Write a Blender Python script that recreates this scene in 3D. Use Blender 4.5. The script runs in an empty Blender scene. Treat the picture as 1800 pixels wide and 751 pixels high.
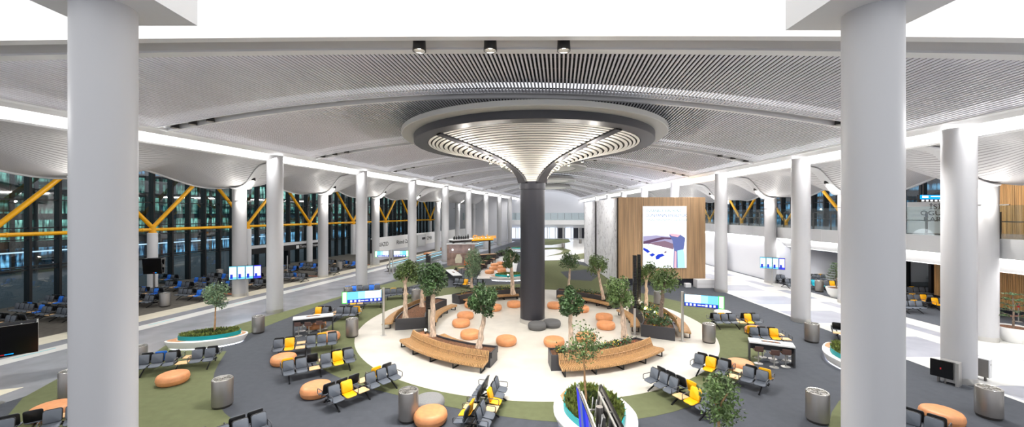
# Airport departure hall at night: slatted vault, mushroom column, ring of planters, beam seating
EXPOSURE = 0.58
WORLD = 0.85
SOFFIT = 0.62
P_SPOT = 2900
P_COVE = 380
P_AISLE = 600
P_GATE_FILL = 900
P_UP = 90
P_BALC = 230
P_FUN = 110
P_REC_FILL = 260
import bpy, math, random
from mathutils import Vector, Matrix
C = bpy.context.scene.collection
PI = math.pi
R = math.radians
# ------------------------------------------------------------------ frame of reference
# eye 7.8 m above the hall floor, looking level along +Y.  Focal length 680 px on a 1800 px wide frame.
EYE, FPX, CX, CY = 7.8, 680.0, 900.0, 375.5
def G(px, py, z=0.0):
    """point of the horizontal plane at height z that the photograph shows at (px, py)"""
    Y = FPX*(EYE-z)/(py-CY)
    return ((px-CX)/FPX*Y, Y)
def ZAT(py, Y):
    return EYE-(py-CY)*Y/FPX
# left side of the hall runs along DL, NL points out of the hall
DL = Vector((.231, .973)).normalized(); NL = Vector((-DL.y, DL.x))
def L(u, v):
    p = DL*u+NL*v
    return (p.x, p.y)
AX = Vector((.1225, .9925)).normalized()          # axis of the hall
AXN = Vector((AX.y, -AX.x))                       # to its right
CC = Vector((1.48, 27.9))                         # centre of the round seating circle
def POL(az, r):
    """az degrees from the side nearest the eye, positive to the right"""
    a = R(az)
    p = CC + (-AX)*math.cos(a)*r + AXN*math.sin(a)*r
    return (p.x, p.y)

# ------------------------------------------------------------------ materials
def lin(c):
    c = c/255.0
    return c/12.92 if c <= .04045 else ((c+.055)/1.055)**2.4
def col(r, g, b): return (lin(r), lin(g), lin(b), 1)
MAT = {}
def mat(name, rgb, rough=.5, metal=0., emit=None, estr=0., noise=0., nscale=20., bump=0., bscale=200., spec=.5, stretch=None):
    m = bpy.data.materials.new(name); m.use_nodes = True
    nt = m.node_tree; b = nt.nodes['Principled BSDF']
    b.inputs['Base Color'].default_value = col(*rgb)
    b.inputs['Roughness'].default_value = rough
    b.inputs['Metallic'].default_value = metal
    b.inputs['Specular IOR Level'].default_value = spec
    if emit:
        b.inputs['Emission Color'].default_value = col(*emit)
        b.inputs['Emission Strength'].default_value = estr
    if noise or bump:
        tc = nt.nodes.new('ShaderNodeTexCoord'); src = tc.outputs['Object']
        if stretch:
            mp = nt.nodes.new('ShaderNodeMapping'); mp.inputs['Scale'].default_value = stretch
            nt.links.new(src, mp.inputs['Vector']); src = mp.outputs['Vector']
    if noise:
        n = nt.nodes.new('ShaderNodeTexNoise'); n.inputs['Scale'].default_value = nscale; n.inputs['Detail'].default_value = 3
        nt.links.new(src, n.inputs['Vector'])
        r = nt.nodes.new('ShaderNodeValToRGB')
        a = [max(0, x*(1-noise)) for x in rgb]; c2 = [min(255, x*(1+noise)) for x in rgb]
        r.color_ramp.elements[0].color = col(*a); r.color_ramp.elements[1].color = col(*c2)
        r.color_ramp.elements[0].position = .3; r.color_ramp.elements[1].position = .7
        nt.links.new(n.outputs['Fac'], r.inputs['Fac']); nt.links.new(r.outputs['Color'], b.inputs['Base Color'])
    if bump:
        n2 = nt.nodes.new('ShaderNodeTexNoise'); n2.inputs['Scale'].default_value = bscale
        nt.links.new(src, n2.inputs['Vector'])
        bp = nt.nodes.new('ShaderNodeBump'); bp.inputs['Strength'].default_value = bump; bp.inputs['Distance'].default_value = .02
        nt.links.new(n2.outputs['Fac'], bp.inputs['Height']); nt.links.new(bp.outputs['Normal'], b.inputs['Normal'])
    MAT[name] = m
    return m
def glow(name, rgb, s):
    m = bpy.data.materials.new(name); m.use_nodes = True
    nt = m.node_tree; nt.nodes.clear()
    e = nt.nodes.new('ShaderNodeEmission'); o = nt.nodes.new('ShaderNodeOutputMaterial')
    e.inputs['Color'].default_value = col(*rgb); e.inputs['Strength'].default_value = s
    nt.links.new(e.outputs[0], o.inputs[0]); MAT[name] = m
    return m
def glass(name, tint, refl=.12, rough=.02, base=.06):
    m = bpy.data.materials.new(name); m.use_nodes = True
    nt = m.node_tree; nt.nodes.clear()
    o = nt.nodes.new('ShaderNodeOutputMaterial'); mx = nt.nodes.new('ShaderNodeMixShader')
    t = nt.nodes.new('ShaderNodeBsdfTransparent'); t.inputs['Color'].default_value = tint
    g = nt.nodes.new('ShaderNodeBsdfGlossy'); g.inputs['Roughness'].default_value = rough
    lw = nt.nodes.new('ShaderNodeLayerWeight'); lw.inputs['Blend'].default_value = .5
    pw = nt.nodes.new('ShaderNodeMath'); pw.operation = 'POWER'; pw.inputs[1].default_value = 5
    f = nt.nodes.new('ShaderNodeMath'); f.operation = 'MULTIPLY_ADD'; f.inputs[1].default_value = .9; f.inputs[2].default_value = .04
    nt.links.new(lw.outputs['Facing'], pw.inputs[0]); nt.links.new(pw.outputs[0], f.inputs[0])
    ad = nt.nodes.new('ShaderNodeMath'); ad.operation = 'ADD'; ad.inputs[1].default_value = base; ad.use_clamp = True
    nt.links.new(f.outputs[0], ad.inputs[0]); nt.links.new(ad.outputs[0], mx.inputs[0])
    nt.links.new(t.outputs[0], mx.inputs[1]); nt.links.new(g.outputs[0], mx.inputs[2]); nt.links.new(mx.outputs[0], o.inputs[0])
    MAT[name] = m
    return m
mat('white', (232,232,233), .45)
mat('soffit_white', (240,240,240), .6)
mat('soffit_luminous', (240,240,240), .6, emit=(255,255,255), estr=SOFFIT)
mat('column_white', (190,190,192), .42)
mat('slat_white', (242,240,246), .45)
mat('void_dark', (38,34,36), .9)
mat('channel_grey', (206,205,206), .5)
mat('trim_white', (248,248,248), .4)
mat('can_black', (28,27,28), .45)
mat('dark_column', (58,58,64), .38, .35)
mat('dark_ring', (58,58,63), .5)
mat('collar_grey', (184,184,180), .5)
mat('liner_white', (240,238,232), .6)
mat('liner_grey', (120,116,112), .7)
mat('steel', (150,146,142), .36, .8, noise=.02, nscale=6, stretch=(60,60,1))
mat('steel_lid', (205,202,196), .22, .85)
mat('steel_dark', (92,88,86), .4, .8)
mat('steel_pale', (196,194,190), .3, .7)
mat('brace_yellow', (246,178,16), .4)
mat('mullion', (22,22,24), .45)
mat('carpet', (79,82,88), .95, noise=.03, nscale=3, bump=.25, bscale=300, spec=.15)
mat('carpet_olive', (103,108,78), .95, noise=.03, nscale=3, bump=.25, bscale=300, spec=.15)
mat('carpet_brown', (98,94,88), .95, noise=.08, nscale=3, bump=.25, bscale=300, spec=.15)
mat('terrazzo', (206,201,190), .3, noise=.03, nscale=1.2)
mat('terrazzo_pale', (228,227,223), .2, noise=.02, nscale=1.2)
mat('terrazzo_cream', (232,224,202), .25, noise=.03, nscale=2)
mat('tile_grey', (146,146,152), .22, noise=.06, nscale=.7)
mat('tile_pale', (176,178,188), .22, noise=.04, nscale=.7)
mat('inlay_teal', (60,180,190), .4)
mat('inlay_orange', (222,112,52), .7)
mat('pad_black', (92,98,107), .6)
mat('shell_black', (24,25,27), .5)
mat('leg_black', (36,37,40), .35, .5)
mat('arm_grey', (92,94,98), .35, .5)
mat('pad_yellow', (250,182,8), .5)
mat('pad_blue', (40,120,225), .5)
mat('pad_turquoise', (30,180,200), .5)
mat('table_wood', (226,186,136), .45, noise=.08, nscale=4, stretch=(1,14,1))
mat('leather', (212,144,94), .48, noise=.05, nscale=5, bump=.15, bscale=40)
mat('felt_grey', (128,128,128), .8, noise=.05, nscale=30)
mat('felt_pale', (214,210,206), .8)
mat('felt_dark', (88,88,88), .8)
mat('bench_wood', (182,142,96), .42, noise=.12, nscale=3, stretch=(6,6,1))
mat('planter_dark', (66,66,70), .42, .3)
mat('soil', (96,64,42), .95, noise=.35, nscale=14, bump=.9, bscale=25)
mat('bark', (186,164,144), .85, noise=.22, nscale=9, bump=.8, bscale=14, stretch=(1,1,.35))
mat('bark_thin', (192,150,108), .8, noise=.15, nscale=9)
mat('bark_dark', (120,104,92), .85, noise=.25, nscale=9, bump=.6, bscale=14)
mat('leaf', (58,80,46), .5, noise=.42, nscale=2.2)
mat('leaf_light', (88,108,62), .5, noise=.4, nscale=2.4)
mat('leaf_grey', (112,134,104), .55, noise=.4, nscale=2.4)
mat('hedge', (104,114,56), .55, noise=.5, nscale=5)
mat('hedge_dark', (40,58,34), .6, noise=.4, nscale=5)
mat('blossom_yellow', (240,208,60), .5)
mat('blossom_red', (200,92,62), .5)
mat('boat_white', (240,240,238), .3)
mat('boat_wood', (190,140,98), .5, noise=.1, nscale=4)
mat('teal', (12,158,162), .45)
mat('stool_brown', (86,62,54), .55)
mat('top_white', (226,228,228), .25)
mat('table_dark', (58,60,64), .5)
mat('outlet_brown', (150,96,60), .5)
mat('wood_panel', (190,156,118), .5, noise=.16, nscale=1.6, stretch=(5,5,.12))
mat('wood_side', (210,162,104), .5, noise=.16, nscale=1.6, stretch=(5,5,.12))
mat('plinth_dark', (34,36,48), .5)
mat('screen_black', (12,11,12), .18)
mat('text_black', (30,30,34), .6)
mat('text_white', (238,238,238), .6)
mat('text_teal', (70,150,160), .6)
mat('text_red', (206,40,48), .6)
mat('text_blue', (40,110,190), .6)
mat('red', (214,46,56), .5)
mat('cable_grey', (150,150,150), .4)
mat('cafe_dark', (46,40,40), .6)
mat('cafe_brown', (120,74,48), .55)
mat('mural', (146,120,110), .5, noise=.25, nscale=1.2)
mat('mural_back', (158,138,136), .5, noise=.2, nscale=1.0)
mat('ground_night', (24,28,32), .7)
mat('facade_night', (36,44,48), .6)
mat('wall_white', (232,233,238), .5)
mat('wall_grey', (212,213,220), .55)
mat('fascia_grey', (186,187,188), .4)
glow('lamp_glow', (255,244,222), 14)
glow('strip_glow', (255,252,248), 2.6)
glow('underglow', (236,240,255), 9.0)
glow('spark', (255,226,160), 60)
glow('screen_white', (246,250,255), 1.15)
glow('screen_sky', (120,205,246), 1.0)
glow('screen_blue', (44,66,190), .95)
glow('screen_deep', (70,70,225), 1.0)
glow('screen_lilac', (176,170,205), .8)
glow('screen_purple', (112,84,112), .7)
glow('screen_mauve', (150,122,140), .75)
glow('screen_pink', (250,176,190), 1.0)
glow('screen_steel', (108,120,176), .8)
glow('screen_aqua', (170,224,248), 1.0)
glow('sign_green', (80,235,70), 1.1)
glow('sign_blue', (20,150,235), 1.2)
glow('sign_amber', (255,160,20), 1.1)
glow('window_lit', (150,225,205), .9)
glow('window_dim', (80,140,130), .5)
glow('window_lit_blue', (110,150,235), .5)
glow('shop_glow', (215,228,250), 1.3)
def glow_facade(name, c0, c1, s, fin):
    m = bpy.data.materials.new(name); m.use_nodes = True; nt = m.node_tree; nt.nodes.clear()
    e = nt.nodes.new('ShaderNodeEmission'); o = nt.nodes.new('ShaderNodeOutputMaterial'); tc = nt.nodes.new('ShaderNodeTexCoord')
    mp = nt.nodes.new('ShaderNodeMapping'); mp.inputs['Scale'].default_value = (1.6,1.6,.22); no = nt.nodes.new('ShaderNodeTexNoise'); no.inputs['Scale'].default_value = fin; no.inputs['Detail'].default_value = 4
    mp2 = nt.nodes.new('ShaderNodeMapping'); mp2.inputs['Scale'].default_value = (.12,.12,.8); n2 = nt.nodes.new('ShaderNodeTexNoise'); n2.inputs['Scale'].default_value = .8; n2.inputs['Detail'].default_value = 3
    r = nt.nodes.new('ShaderNodeValToRGB'); r.color_ramp.elements[0].position = .42; r.color_ramp.elements[1].position = .62
    r.color_ramp.elements[0].color = col(*c0); r.color_ramp.elements[1].color = col(*c1)
    mu = nt.nodes.new('ShaderNodeMath'); mu.operation = 'MULTIPLY_ADD'; mu.inputs[1].default_value = 5.0*s; mu.inputs[2].default_value = -1.95*s; mu.use_clamp = False
    mxm = nt.nodes.new('ShaderNodeMath'); mxm.operation = 'MAXIMUM'; mxm.inputs[1].default_value = .06*s
    L_ = nt.links.new
    L_(tc.outputs['Object'], mp.inputs[0]); L_(mp.outputs[0], no.inputs['Vector']); L_(no.outputs['Fac'], r.inputs[0]); L_(r.outputs[0], e.inputs['Color'])
    L_(tc.outputs['Object'], mp2.inputs[0]); L_(mp2.outputs[0], n2.inputs['Vector']); L_(n2.outputs['Fac'], mu.inputs[0]); L_(mu.outputs[0], mxm.inputs[0]); L_(mxm.outputs[0], e.inputs['Strength'])
    L_(e.outputs[0], o.inputs[0]); MAT[name] = m
glow_facade('curtain_lit', (20,62,60), (150,205,190), 1.15, 2.2)
glow_facade('curtain_lit_blue', (20,48,74), (130,185,225), 1.2, 2.2)
glass('facade_glass', (.50,.66,.68,1), base=.10)
glass('rail_glass', (.86,.92,.92,1), base=.02)

# ------------------------------------------------------------------ mesh builder
class MB:
    def __init__(s): s.v = []; s.f = []; s.m = []
    def add(s, vs, fs, mi=0):
        n = len(s.v); s.v += [tuple(p) for p in vs]
        for f in fs: s.f.append([i+n for i in f]); s.m.append(mi)
        return s
    def box(s, x0, x1, y0, y1, z0, z1, mi=0):
        vs = [(x0,y0,z0),(x1,y0,z0),(x1,y1,z0),(x0,y1,z0),(x0,y0,z1),(x1,y0,z1),(x1,y1,z1),(x0,y1,z1)]
        return s.add(vs, [(3,2,1,0),(4,5,6,7),(0,1,5,4),(1,2,6,5),(2,3,7,6),(3,0,4,7)], mi)
    def cbox(s, c, dx, dy, dz, mi=0):
        return s.box(c[0]-dx/2,c[0]+dx/2,c[1]-dy/2,c[1]+dy/2,c[2]-dz/2,c[2]+dz/2,mi)
    def obox(s, c, d, ln, wd, z0, z1, mi=0):
        """box centred at c (xy), long side along d"""
        d = Vector(d[:2]).normalized(); n = Vector((-d.y, d.x)); c = Vector(c[:2])
        q = [c-d*ln/2-n*wd/2, c+d*ln/2-n*wd/2, c+d*ln/2+n*wd/2, c-d*ln/2+n*wd/2]
        return s.prism([(p.x,p.y) for p in q], z0, z1, mi)
    def prism(s, poly, z0, z1, mi=0, cap=True):
        n = len(poly)
        vs = [(x,y,z0) for x,y in poly]+[(x,y,z1) for x,y in poly]
        fs = [(i,(i+1)%n,n+(i+1)%n,n+i) for i in range(n)]
        if cap: fs += [tuple(range(n-1,-1,-1)), tuple(range(n,2*n))]
        return s.add(vs, fs, mi)
    def pad(s, poly, z0, z1, ch, mi=0):
        """prism with softened edges; poly should be convex about its centre"""
        n = len(poly); cx = sum(p[0] for p in poly)/n; cy = sum(p[1] for p in poly)/n
        def ins(d):
            o = []
            for x,y in poly:
                l = math.hypot(x-cx,y-cy); k = max(0,(l-d)/l); o.append((cx+(x-cx)*k, cy+(y-cy)*k))
            return o
        rings = [(ins(ch),z0),(poly,z0+ch),(poly,z1-ch),(ins(ch),z1)]
        vs = [(x,y,z) for P,z in rings for x,y in P]; fs = []
        for k in range(3):
            for i in range(n): fs.append((k*n+i,k*n+(i+1)%n,(k+1)*n+(i+1)%n,(k+1)*n+i))
        fs += [tuple(range(n-1,-1,-1)), tuple(range(3*n,4*n))]
        return s.add(vs, fs, mi)
    def cyl(s, p0, p1, r0, r1=None, n=12, mi=0, cap=True):
        r1 = r0 if r1 is None else r1
        p0 = Vector(p0); p1 = Vector(p1); d = (p1-p0)
        if d.length < 1e-6: return s
        d.normalize(); a = d.orthogonal().normalized(); b = d.cross(a)
        vs = []
        for p,r in ((p0,r0),(p1,r1)):
            for i in range(n):
                t = 2*PI*i/n; vs.append(p+a*(r*math.cos(t))+b*(r*math.sin(t)))
        fs = [(i,(i+1)%n,n+(i+1)%n,n+i) for i in range(n)]
        if cap: fs += [tuple(range(n-1,-1,-1)), tuple(range(n,2*n))]
        return s.add(vs, fs, mi)
    def beam(s, p0, p1, w, h, mi=0, up=(0,0,1)):
        p0 = Vector(p0); p1 = Vector(p1); d = (p1-p0).normalized(); u = Vector(up)
        a = d.cross(u)
        if a.length < 1e-4: a = d.orthogonal()
        a.normalize(); b = a.cross(d); vs = []
        for p in (p0,p1):
            for i,j in ((-1,-1),(1,-1),(1,1),(-1,1)): vs.append(p+a*(w/2*i)+b*(h/2*j))
        return s.add(vs, [(3,2,1,0),(4,5,6,7),(0,1,5,4),(1,2,6,5),(2,3,7,6),(3,0,4,7)], mi)
    def lathe(s, prof, n=24, c=(0,0,0), mi=0, a0=0, a1=360, sx=1, sy=1):
        full = abs(a1-a0) >= 359.9; k = n if full else n+1; m = len(prof); vs = []
        for i in range(k):
            t = R(a0+(a1-a0)*i/n)
            for r,z in prof: vs.append((c[0]+r*sx*math.cos(t), c[1]+r*sy*math.sin(t), c[2]+z))
        fs = []
        for i in range(n):
            j = (i+1)%k
            for q in range(m-1): fs.append((i*m+q,j*m+q,j*m+q+1,i*m+q+1))
        return s.add(vs, fs, mi)
    def tube(s, pts, r, n=8, mi=0, cap=True, closed=False):
        pts = [Vector(p) for p in pts]; k = len(pts); rs = r if isinstance(r,(list,tuple)) else [r]*k
        vs = []; a = None
        for i,p in enumerate(pts):
            if closed: d = pts[(i+1)%k]-pts[i-1]
            else: d = pts[min(i+1,k-1)]-pts[max(i-1,0)]
            d.normalize()
            if a is None: a = d.orthogonal().normalized()
            else:
                a = a-d*a.dot(d)
                a = a.normalized() if a.length > 1e-5 else d.orthogonal().normalized()
            b = d.cross(a)
            for j in range(n):
                t = 2*PI*j/n; vs.append(p+a*(rs[i]*math.cos(t))+b*(rs[i]*math.sin(t)))
        fs = []
        for i in range(k if closed else k-1):
            i2 = (i+1)%k
            for j in range(n): fs.append((i*n+j,i*n+(j+1)%n,i2*n+(j+1)%n,i2*n+j))
        if cap and not closed: fs += [tuple(range(n-1,-1,-1)), tuple(range((k-1)*n,k*n))]
        return s.add(vs, fs, mi)
    def grid(s, fn, nu, nv, mi=0):
        vs = [fn(i/nu, j/nv) for j in range(nv+1) for i in range(nu+1)]; w = nu+1
        return s.add(vs, [(j*w+i,j*w+i+1,(j+1)*w+i+1,(j+1)*w+i) for j in range(nv) for i in range(nu)], mi)
    def poly(s, pts, mi=0): return s.add(pts, [tuple(range(len(pts)))], mi)
    def xform(s, M, start=0):
        s.v[start:] = [tuple(M @ Vector(p)) for p in s.v[start:]]; return s
    def mesh(s, name, mats, smooth=None):
        me = bpy.data.meshes.new(name); me.from_pydata(s.v, [], s.f)
        for m in (mats if isinstance(mats,(list,tuple)) else [mats]): me.materials.append(MAT[m])
        if any(s.m): me.polygons.foreach_set('material_index', s.m)
        if smooth is not None:
            me.polygons.foreach_set('use_smooth', [True]*len(s.f)); me.set_sharp_from_angle(angle=R(smooth))
        me.update(); return me
def O(name, me, parent=None, loc=(0,0,0), rz=0):
    o = bpy.data.objects.new(name, me); C.objects.link(o)
    o.location = loc; o.rotation_euler = (0,0,rz)
    if parent: o.parent = parent
    return o
def tag(o, label=None, cat=None, group=None, kind=None):
    if label: o['label'] = label
    if cat: o['category'] = cat
    if group: o['group'] = group
    if kind: o['kind'] = kind
    return o
def thing(name, label, cat, loc=(0,0,0), rz=0, group=None):
    o = bpy.data.objects.new(name, None); C.objects.link(o); o.empty_display_size = .2
    o.location = (loc[0], loc[1], loc[2] if len(loc) > 2 else 0); o.rotation_euler = (0,0,rz)
    return tag(o, label, cat, group)
def struct(name, mb, mats, smooth=None, parent=None, label=None, cat=None):
    o = O(name, mb.mesh(name, mats, smooth), parent)
    if parent is None: tag(o, label, cat, kind='structure')
    return o
def rrect(w, h, r, n=4, cx=0, cy=0):
    o = []
    for sx,sy,a in ((1,1,0),(-1,1,90),(-1,-1,180),(1,-1,270)):
        for i in range(n+1):
            t = R(a+90*i/n); o.append((cx+sx*(w/2-r)+r*math.cos(t), cy+sy*(h/2-r)+r*math.sin(t)))
    return o
def text(name, body, size, matname, parent, loc, rot, align='LEFT', ext=.004):
    cu = bpy.data.curves.new(name, 'FONT'); cu.body = body; cu.size = size; cu.align_x = align; cu.align_y = 'CENTER'; cu.extrude = ext
    cu.materials.append(MAT[matname])
    tmp = bpy.data.objects.new(name, cu); me = bpy.data.meshes.new_from_object(tmp); me.name = name
    bpy.data.objects.remove(tmp); bpy.data.curves.remove(cu)
    o = bpy.data.objects.new(name, me); C.objects.link(o); o.location = loc; o.rotation_euler = rot
    if parent: o.parent = parent
    return o
def area(name, loc, direction, sx, sy, power, color=(1,.985,.98), spread=180):
    l = bpy.data.lights.new(name, 'AREA'); l.shape = 'RECTANGLE'; l.size = sx; l.size_y = sy; l.energy = power; l.color = color; l.spread = R(spread)
    o = bpy.data.objects.new(name, l); C.objects.link(o); o.location = loc
    o.rotation_euler = Vector(direction).to_track_quat('-Z','Y').to_euler(); return o
def spot(name, loc, direction, power, angle=95, blend=.6, rad=.12, color=(1,.975,.95)):
    l = bpy.data.lights.new(name, 'SPOT'); l.energy = power; l.spot_size = R(angle); l.spot_blend = blend; l.shadow_soft_size = rad; l.color = color
    o = bpy.data.objects.new(name, l); C.objects.link(o); o.location = loc
    o.rotation_euler = Vector(direction).to_track_quat('-Z','Y').to_euler(); return o
def point(name, loc, power, rad=.1, color=(1,.95,.88)):
    l = bpy.data.lights.new(name, 'POINT'); l.energy = power; l.shadow_soft_size = rad; l.color = color
    o = bpy.data.objects.new(name, l); C.objects.link(o); o.location = loc; return o
ORD = ['nearest','second','third','fourth','fifth','sixth','seventh','eighth','ninth','tenth','eleventh']
# ================================================================== CAMERA, WORLD
cam_d = bpy.data.cameras.new('camera'); cam = bpy.data.objects.new('camera', cam_d); C.objects.link(cam)
cam.location = (0,0,EYE); cam.rotation_euler = (R(90),0,0)
cam_d.sensor_width = 36; cam_d.lens = FPX/1800*36; cam_d.clip_end = 500
sc = bpy.context.scene; sc.camera = cam
sc.view_settings.view_transform = 'Standard'; sc.view_settings.look = 'None'
sc.view_settings.gamma = 1; sc.view_settings.exposure = EXPOSURE; sc.view_settings.use_curve_mapping = False
sc.cycles.max_bounces = 8; sc.cycles.diffuse_bounces = 4; sc.cycles.glossy_bounces = 3; sc.cycles.transparent_max_bounces = 12
sc.cycles.caustics_reflective = False; sc.cycles.caustics_refractive = False; sc.cycles.sample_clamp_indirect = 6
sc.cycles.use_denoising = True
w = bpy.data.worlds.new('night'); sc.world = w; w.use_nodes = True
w.node_tree.nodes['Background'].inputs['Color'].default_value = (.92,.94,1,1)
w.node_tree.nodes['Background'].inputs['Strength'].default_value = WORLD

# ================================================================== HALL GEOMETRY
YB = 118.0
def XL(Y): return -18.7+.2374*(Y-30.5)
def XR(Y): return 20.9
ZL, ZR, RISE = 12.6, 12.0, 2.0
def vault(X, Y):
    xl = XL(Y)+.8; xr = XR(Y)-.8; xm = (xl+xr)/2; hw = (xr-xl)/2
    t = max(-1, min(1, (X-xm)/hw)); f = (t+1)/2
    return ZL*(1-f)+ZR*f + RISE*(1-t*t)
RIBY = [21.2+11.7*k for k in range(9)]
def ribline(k, X): return RIBY[k]-.043*X
# front edge of the slatted vault, where it meets the smooth soffit
def front_pt(px):
    y = 92+12*((px-925)/900)**2; lo, hi = 7.0, 24.0
    for _ in range(50):
        Y = (lo+hi)/2; X = (px-CX)/FPX*Y
        if EYE+(CY-y)/FPX*Y < vault(X,Y): lo = Y
        else: hi = Y
    return (X, Y)
FR = [front_pt(x) for x in range(-340,2201,20)]
def yfront(X):
    if X <= FR[0][0]: return FR[0][1]
    for a,b in zip(FR,FR[1:]):
        if a[0] <= X <= b[0]: return a[1]+(b[1]-a[1])*(X-a[0])/(b[0]-a[0])
    return FR[-1][1]
HALF = .42                                   # half width of a rib channel
# -------------------------------------------------- slatted vault, one panel per bay
PITCH = .176
def bay_mesh(k):
    mb = MB()
    n = int(30/PITCH)
    for i in range(-n, n+1):
        off = i*PITCH
        base = CC + AXN*off
        def P(t): return (base.x+AX.x*t, base.y+AX.y*t)
        pts = []
        steps = 90
        t0, t1 = None, None
        # find the range of t inside this bay
        def inside(t):
            X,Y = P(t)
            if X < XL(Y)+.8 or X > XR(Y)-.8: return False
            lowY = yfront(X) if k == 0 else ribline(k-1,X)+HALF
            return lowY <= Y <= ribline(k,X)-HALF
        ylo = 7 if k == 0 else RIBY[k-1]-2
        yhi = RIBY[k]+2
        ta = (ylo-base.y)/AX.y; tb = (yhi-base.y)/AX.y
        for q in range(steps+1):
            t = ta+(tb-ta)*q/steps
            if inside(t):
                if t0 is None: t0 = t
                t1 = t
        if t0 is None or t1-t0 < .3: continue
        st = (tb-ta)/steps
        for _ in range(12):
            st /= 2
            if inside(t0-st): t0 -= st
            if inside(t1+st): t1 += st
        ns = 3; w = .080; h = .05
        ring = []
        for q in range(ns+1):
            t = t0+(t1-t0)*q/ns; X,Y = P(t); z = vault(X,Y)
            for dx,dz in ((-w/2,0),(w/2,0),(w/2,h),(-w/2,h)):
                ring.append((X+AXN.x*dx, Y+AXN.y*dx, z+dz))
        fs = []
        for q in range(ns):
            a = q*4; b = a+4
            for j in range(4): fs.append((a+j, b+j, b+(j+1)%4, a+(j+1)%4))
        fs += [(0,1,2,3),(ns*4+3,ns*4+2,ns*4+1,ns*4)]
        mb.add(ring, fs)
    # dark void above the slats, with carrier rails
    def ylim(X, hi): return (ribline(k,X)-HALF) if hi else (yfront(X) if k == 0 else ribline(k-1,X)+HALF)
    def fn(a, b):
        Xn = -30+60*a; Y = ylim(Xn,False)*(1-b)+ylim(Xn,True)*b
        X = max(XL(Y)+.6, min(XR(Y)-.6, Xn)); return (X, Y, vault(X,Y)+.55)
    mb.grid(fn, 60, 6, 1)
    for q in range(1,4):
        b = q/4; prev = None
        for i in range(41):
            X = -26+52*i/40; Y = ylim(X,False)*(1-b)+ylim(X,True)*b
            if X < XL(Y)+1 or X > XR(Y)-1: prev = None; continue
            p = (X,Y,vault(X,Y)+.34)
            if prev: mb.beam(prev,p,.03,.04,2)
            prev = p
    return mb
for k in range(9):
    struct('ceiling', bay_mesh(k), ['slat_white','void_dark','steel_dark'])
# -------------------------------------------------- rib channels between the bays
def arc(k, n=48):
    """x samples across the hall on rib k"""
    Y = RIBY[k]; xa = XL(Y+.9)+.75; xb = XR(Y)-.75
    return [xa+(xb-xa)*i/n for i in range(n+1)]
for k in range(7):
    xs = arc(k); mb = MB(); prof = [(-.42,0,1),(-.30,0,1),(-.26,.10,0),(0,.26,0),(.26,.10,0),(.30,0,1),(.42,0,1),(.42,.14,1)]
    prof = [(-.42,.12,1),(-.42,-.02,1),(-.36,-.02,1),(-.34,.16,0),(0,.34,0),(.20,.14,0),(.22,-.09,1),(.42,-.09,1),(.42,.12,1)]
    m = len(prof); vs = []
    for X in xs:
        Y = ribline(k,X)
        for dy,dz,_ in prof: vs.append((X, Y+dy, vault(X,Y)+dz))
    for i in range(len(xs)-1):
        for q in range(m-1):
            a = i*m+q
            mat_i = 1 if (prof[q][2] and prof[q+1][2]) else 0
            mb.f.append([a,a+m,a+m+1,a+1]); mb.m.append(mat_i)
    mb.v = vs
    struct('ceiling_trim', mb, ['channel_grey','trim_white'], 40)
# downlights in the ends of every rib
can = MB(); can.lathe([(.0,.10),(.13,.10),(.15,-.10),(.13,-.10),(.12,-.04),(0,-.04)], 20)
can_me = can.mesh('can','can_black',35)
lens = MB(); lens.lathe([(0,0),(.115,0)], 16); lens_me = lens.mesh('lens','lamp_glow')
def downlight(p, label, group='ceiling downlights', s=1.35, tall=1.0):
    t = thing('downlight', label, 'downlight', p, 0, group); t.scale = (s,s,s*tall)
    O('housing', can_me, t); O('lens', lens_me, t, (0,0,-.05)); return t
for k in range(6):
    for side, f in (('left',1),('right',-1)):
        xs = arc(k); xe = xs[0] if f > 0 else xs[-1]
        for q in range(3):
            X = xe+f*(.75+1.05*q); Y = ribline(k,X); z = vault(X,Y)
            downlight((X,Y,z+.06), '%s black downlight from the %s end of the %s ceiling rib' % (['first','second','third'][q], side, ORD[k]))
            if q == 1 and k < 6: spot('downlight_beam', (X,Y,z-.15), (.12*f,0,-1), P_SPOT, 125, .8, .1)
# -------------------------------------------------- front trough, soffit
mb = MB(); prof = [(0,.12,1),(0,-.06,1),(-.42,-.06,1),(-.44,.0,0),(-.75,.10,0),(-1.1,.08,0),(-1.3,-.06,0),(-1.3,-.10,1),(-1.62,-.10,1)]
m = len(prof); vs = []
FX = [p for p in FR if -24 < p[0] < 21.5]
for (X,Y) in FX:
    z = vault(X,Y)
    for dy,dz,_ in prof: vs.append((X,Y+dy,z+dz))
mb.v = vs
for i in range(len(FX)-1):
    for q in range(m-1):
        a = i*m+q; mb.f.append([a,a+m,a+m+1,a+1]); mb.m.append(1 if prof[q][2] and prof[q+1][2] else 0)
struct('ceiling_trim', mb, ['channel_grey','trim_white'], 40)
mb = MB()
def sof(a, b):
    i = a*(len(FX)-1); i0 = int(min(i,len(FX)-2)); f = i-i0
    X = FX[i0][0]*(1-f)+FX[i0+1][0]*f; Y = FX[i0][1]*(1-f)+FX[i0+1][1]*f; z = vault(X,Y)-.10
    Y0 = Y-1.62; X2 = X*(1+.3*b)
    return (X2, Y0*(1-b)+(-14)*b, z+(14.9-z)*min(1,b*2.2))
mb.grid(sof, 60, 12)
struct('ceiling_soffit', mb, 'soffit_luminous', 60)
for px in (733,861,992):
    X = (px-CX)/FPX*14.4; Y = yfront(X)-.86; z = vault(X,yfront(X))
    t = downlight((X,Y,z+.02), {733:'leftmost',861:'middle',992:'rightmost'}[px]+' of the three large downlights in the front ceiling trough', s=1.7, tall=1.9)
    spot('downlight_beam', (X,Y,z-.25), (0,.1,-1), P_SPOT, 120, .8, .12)
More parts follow.
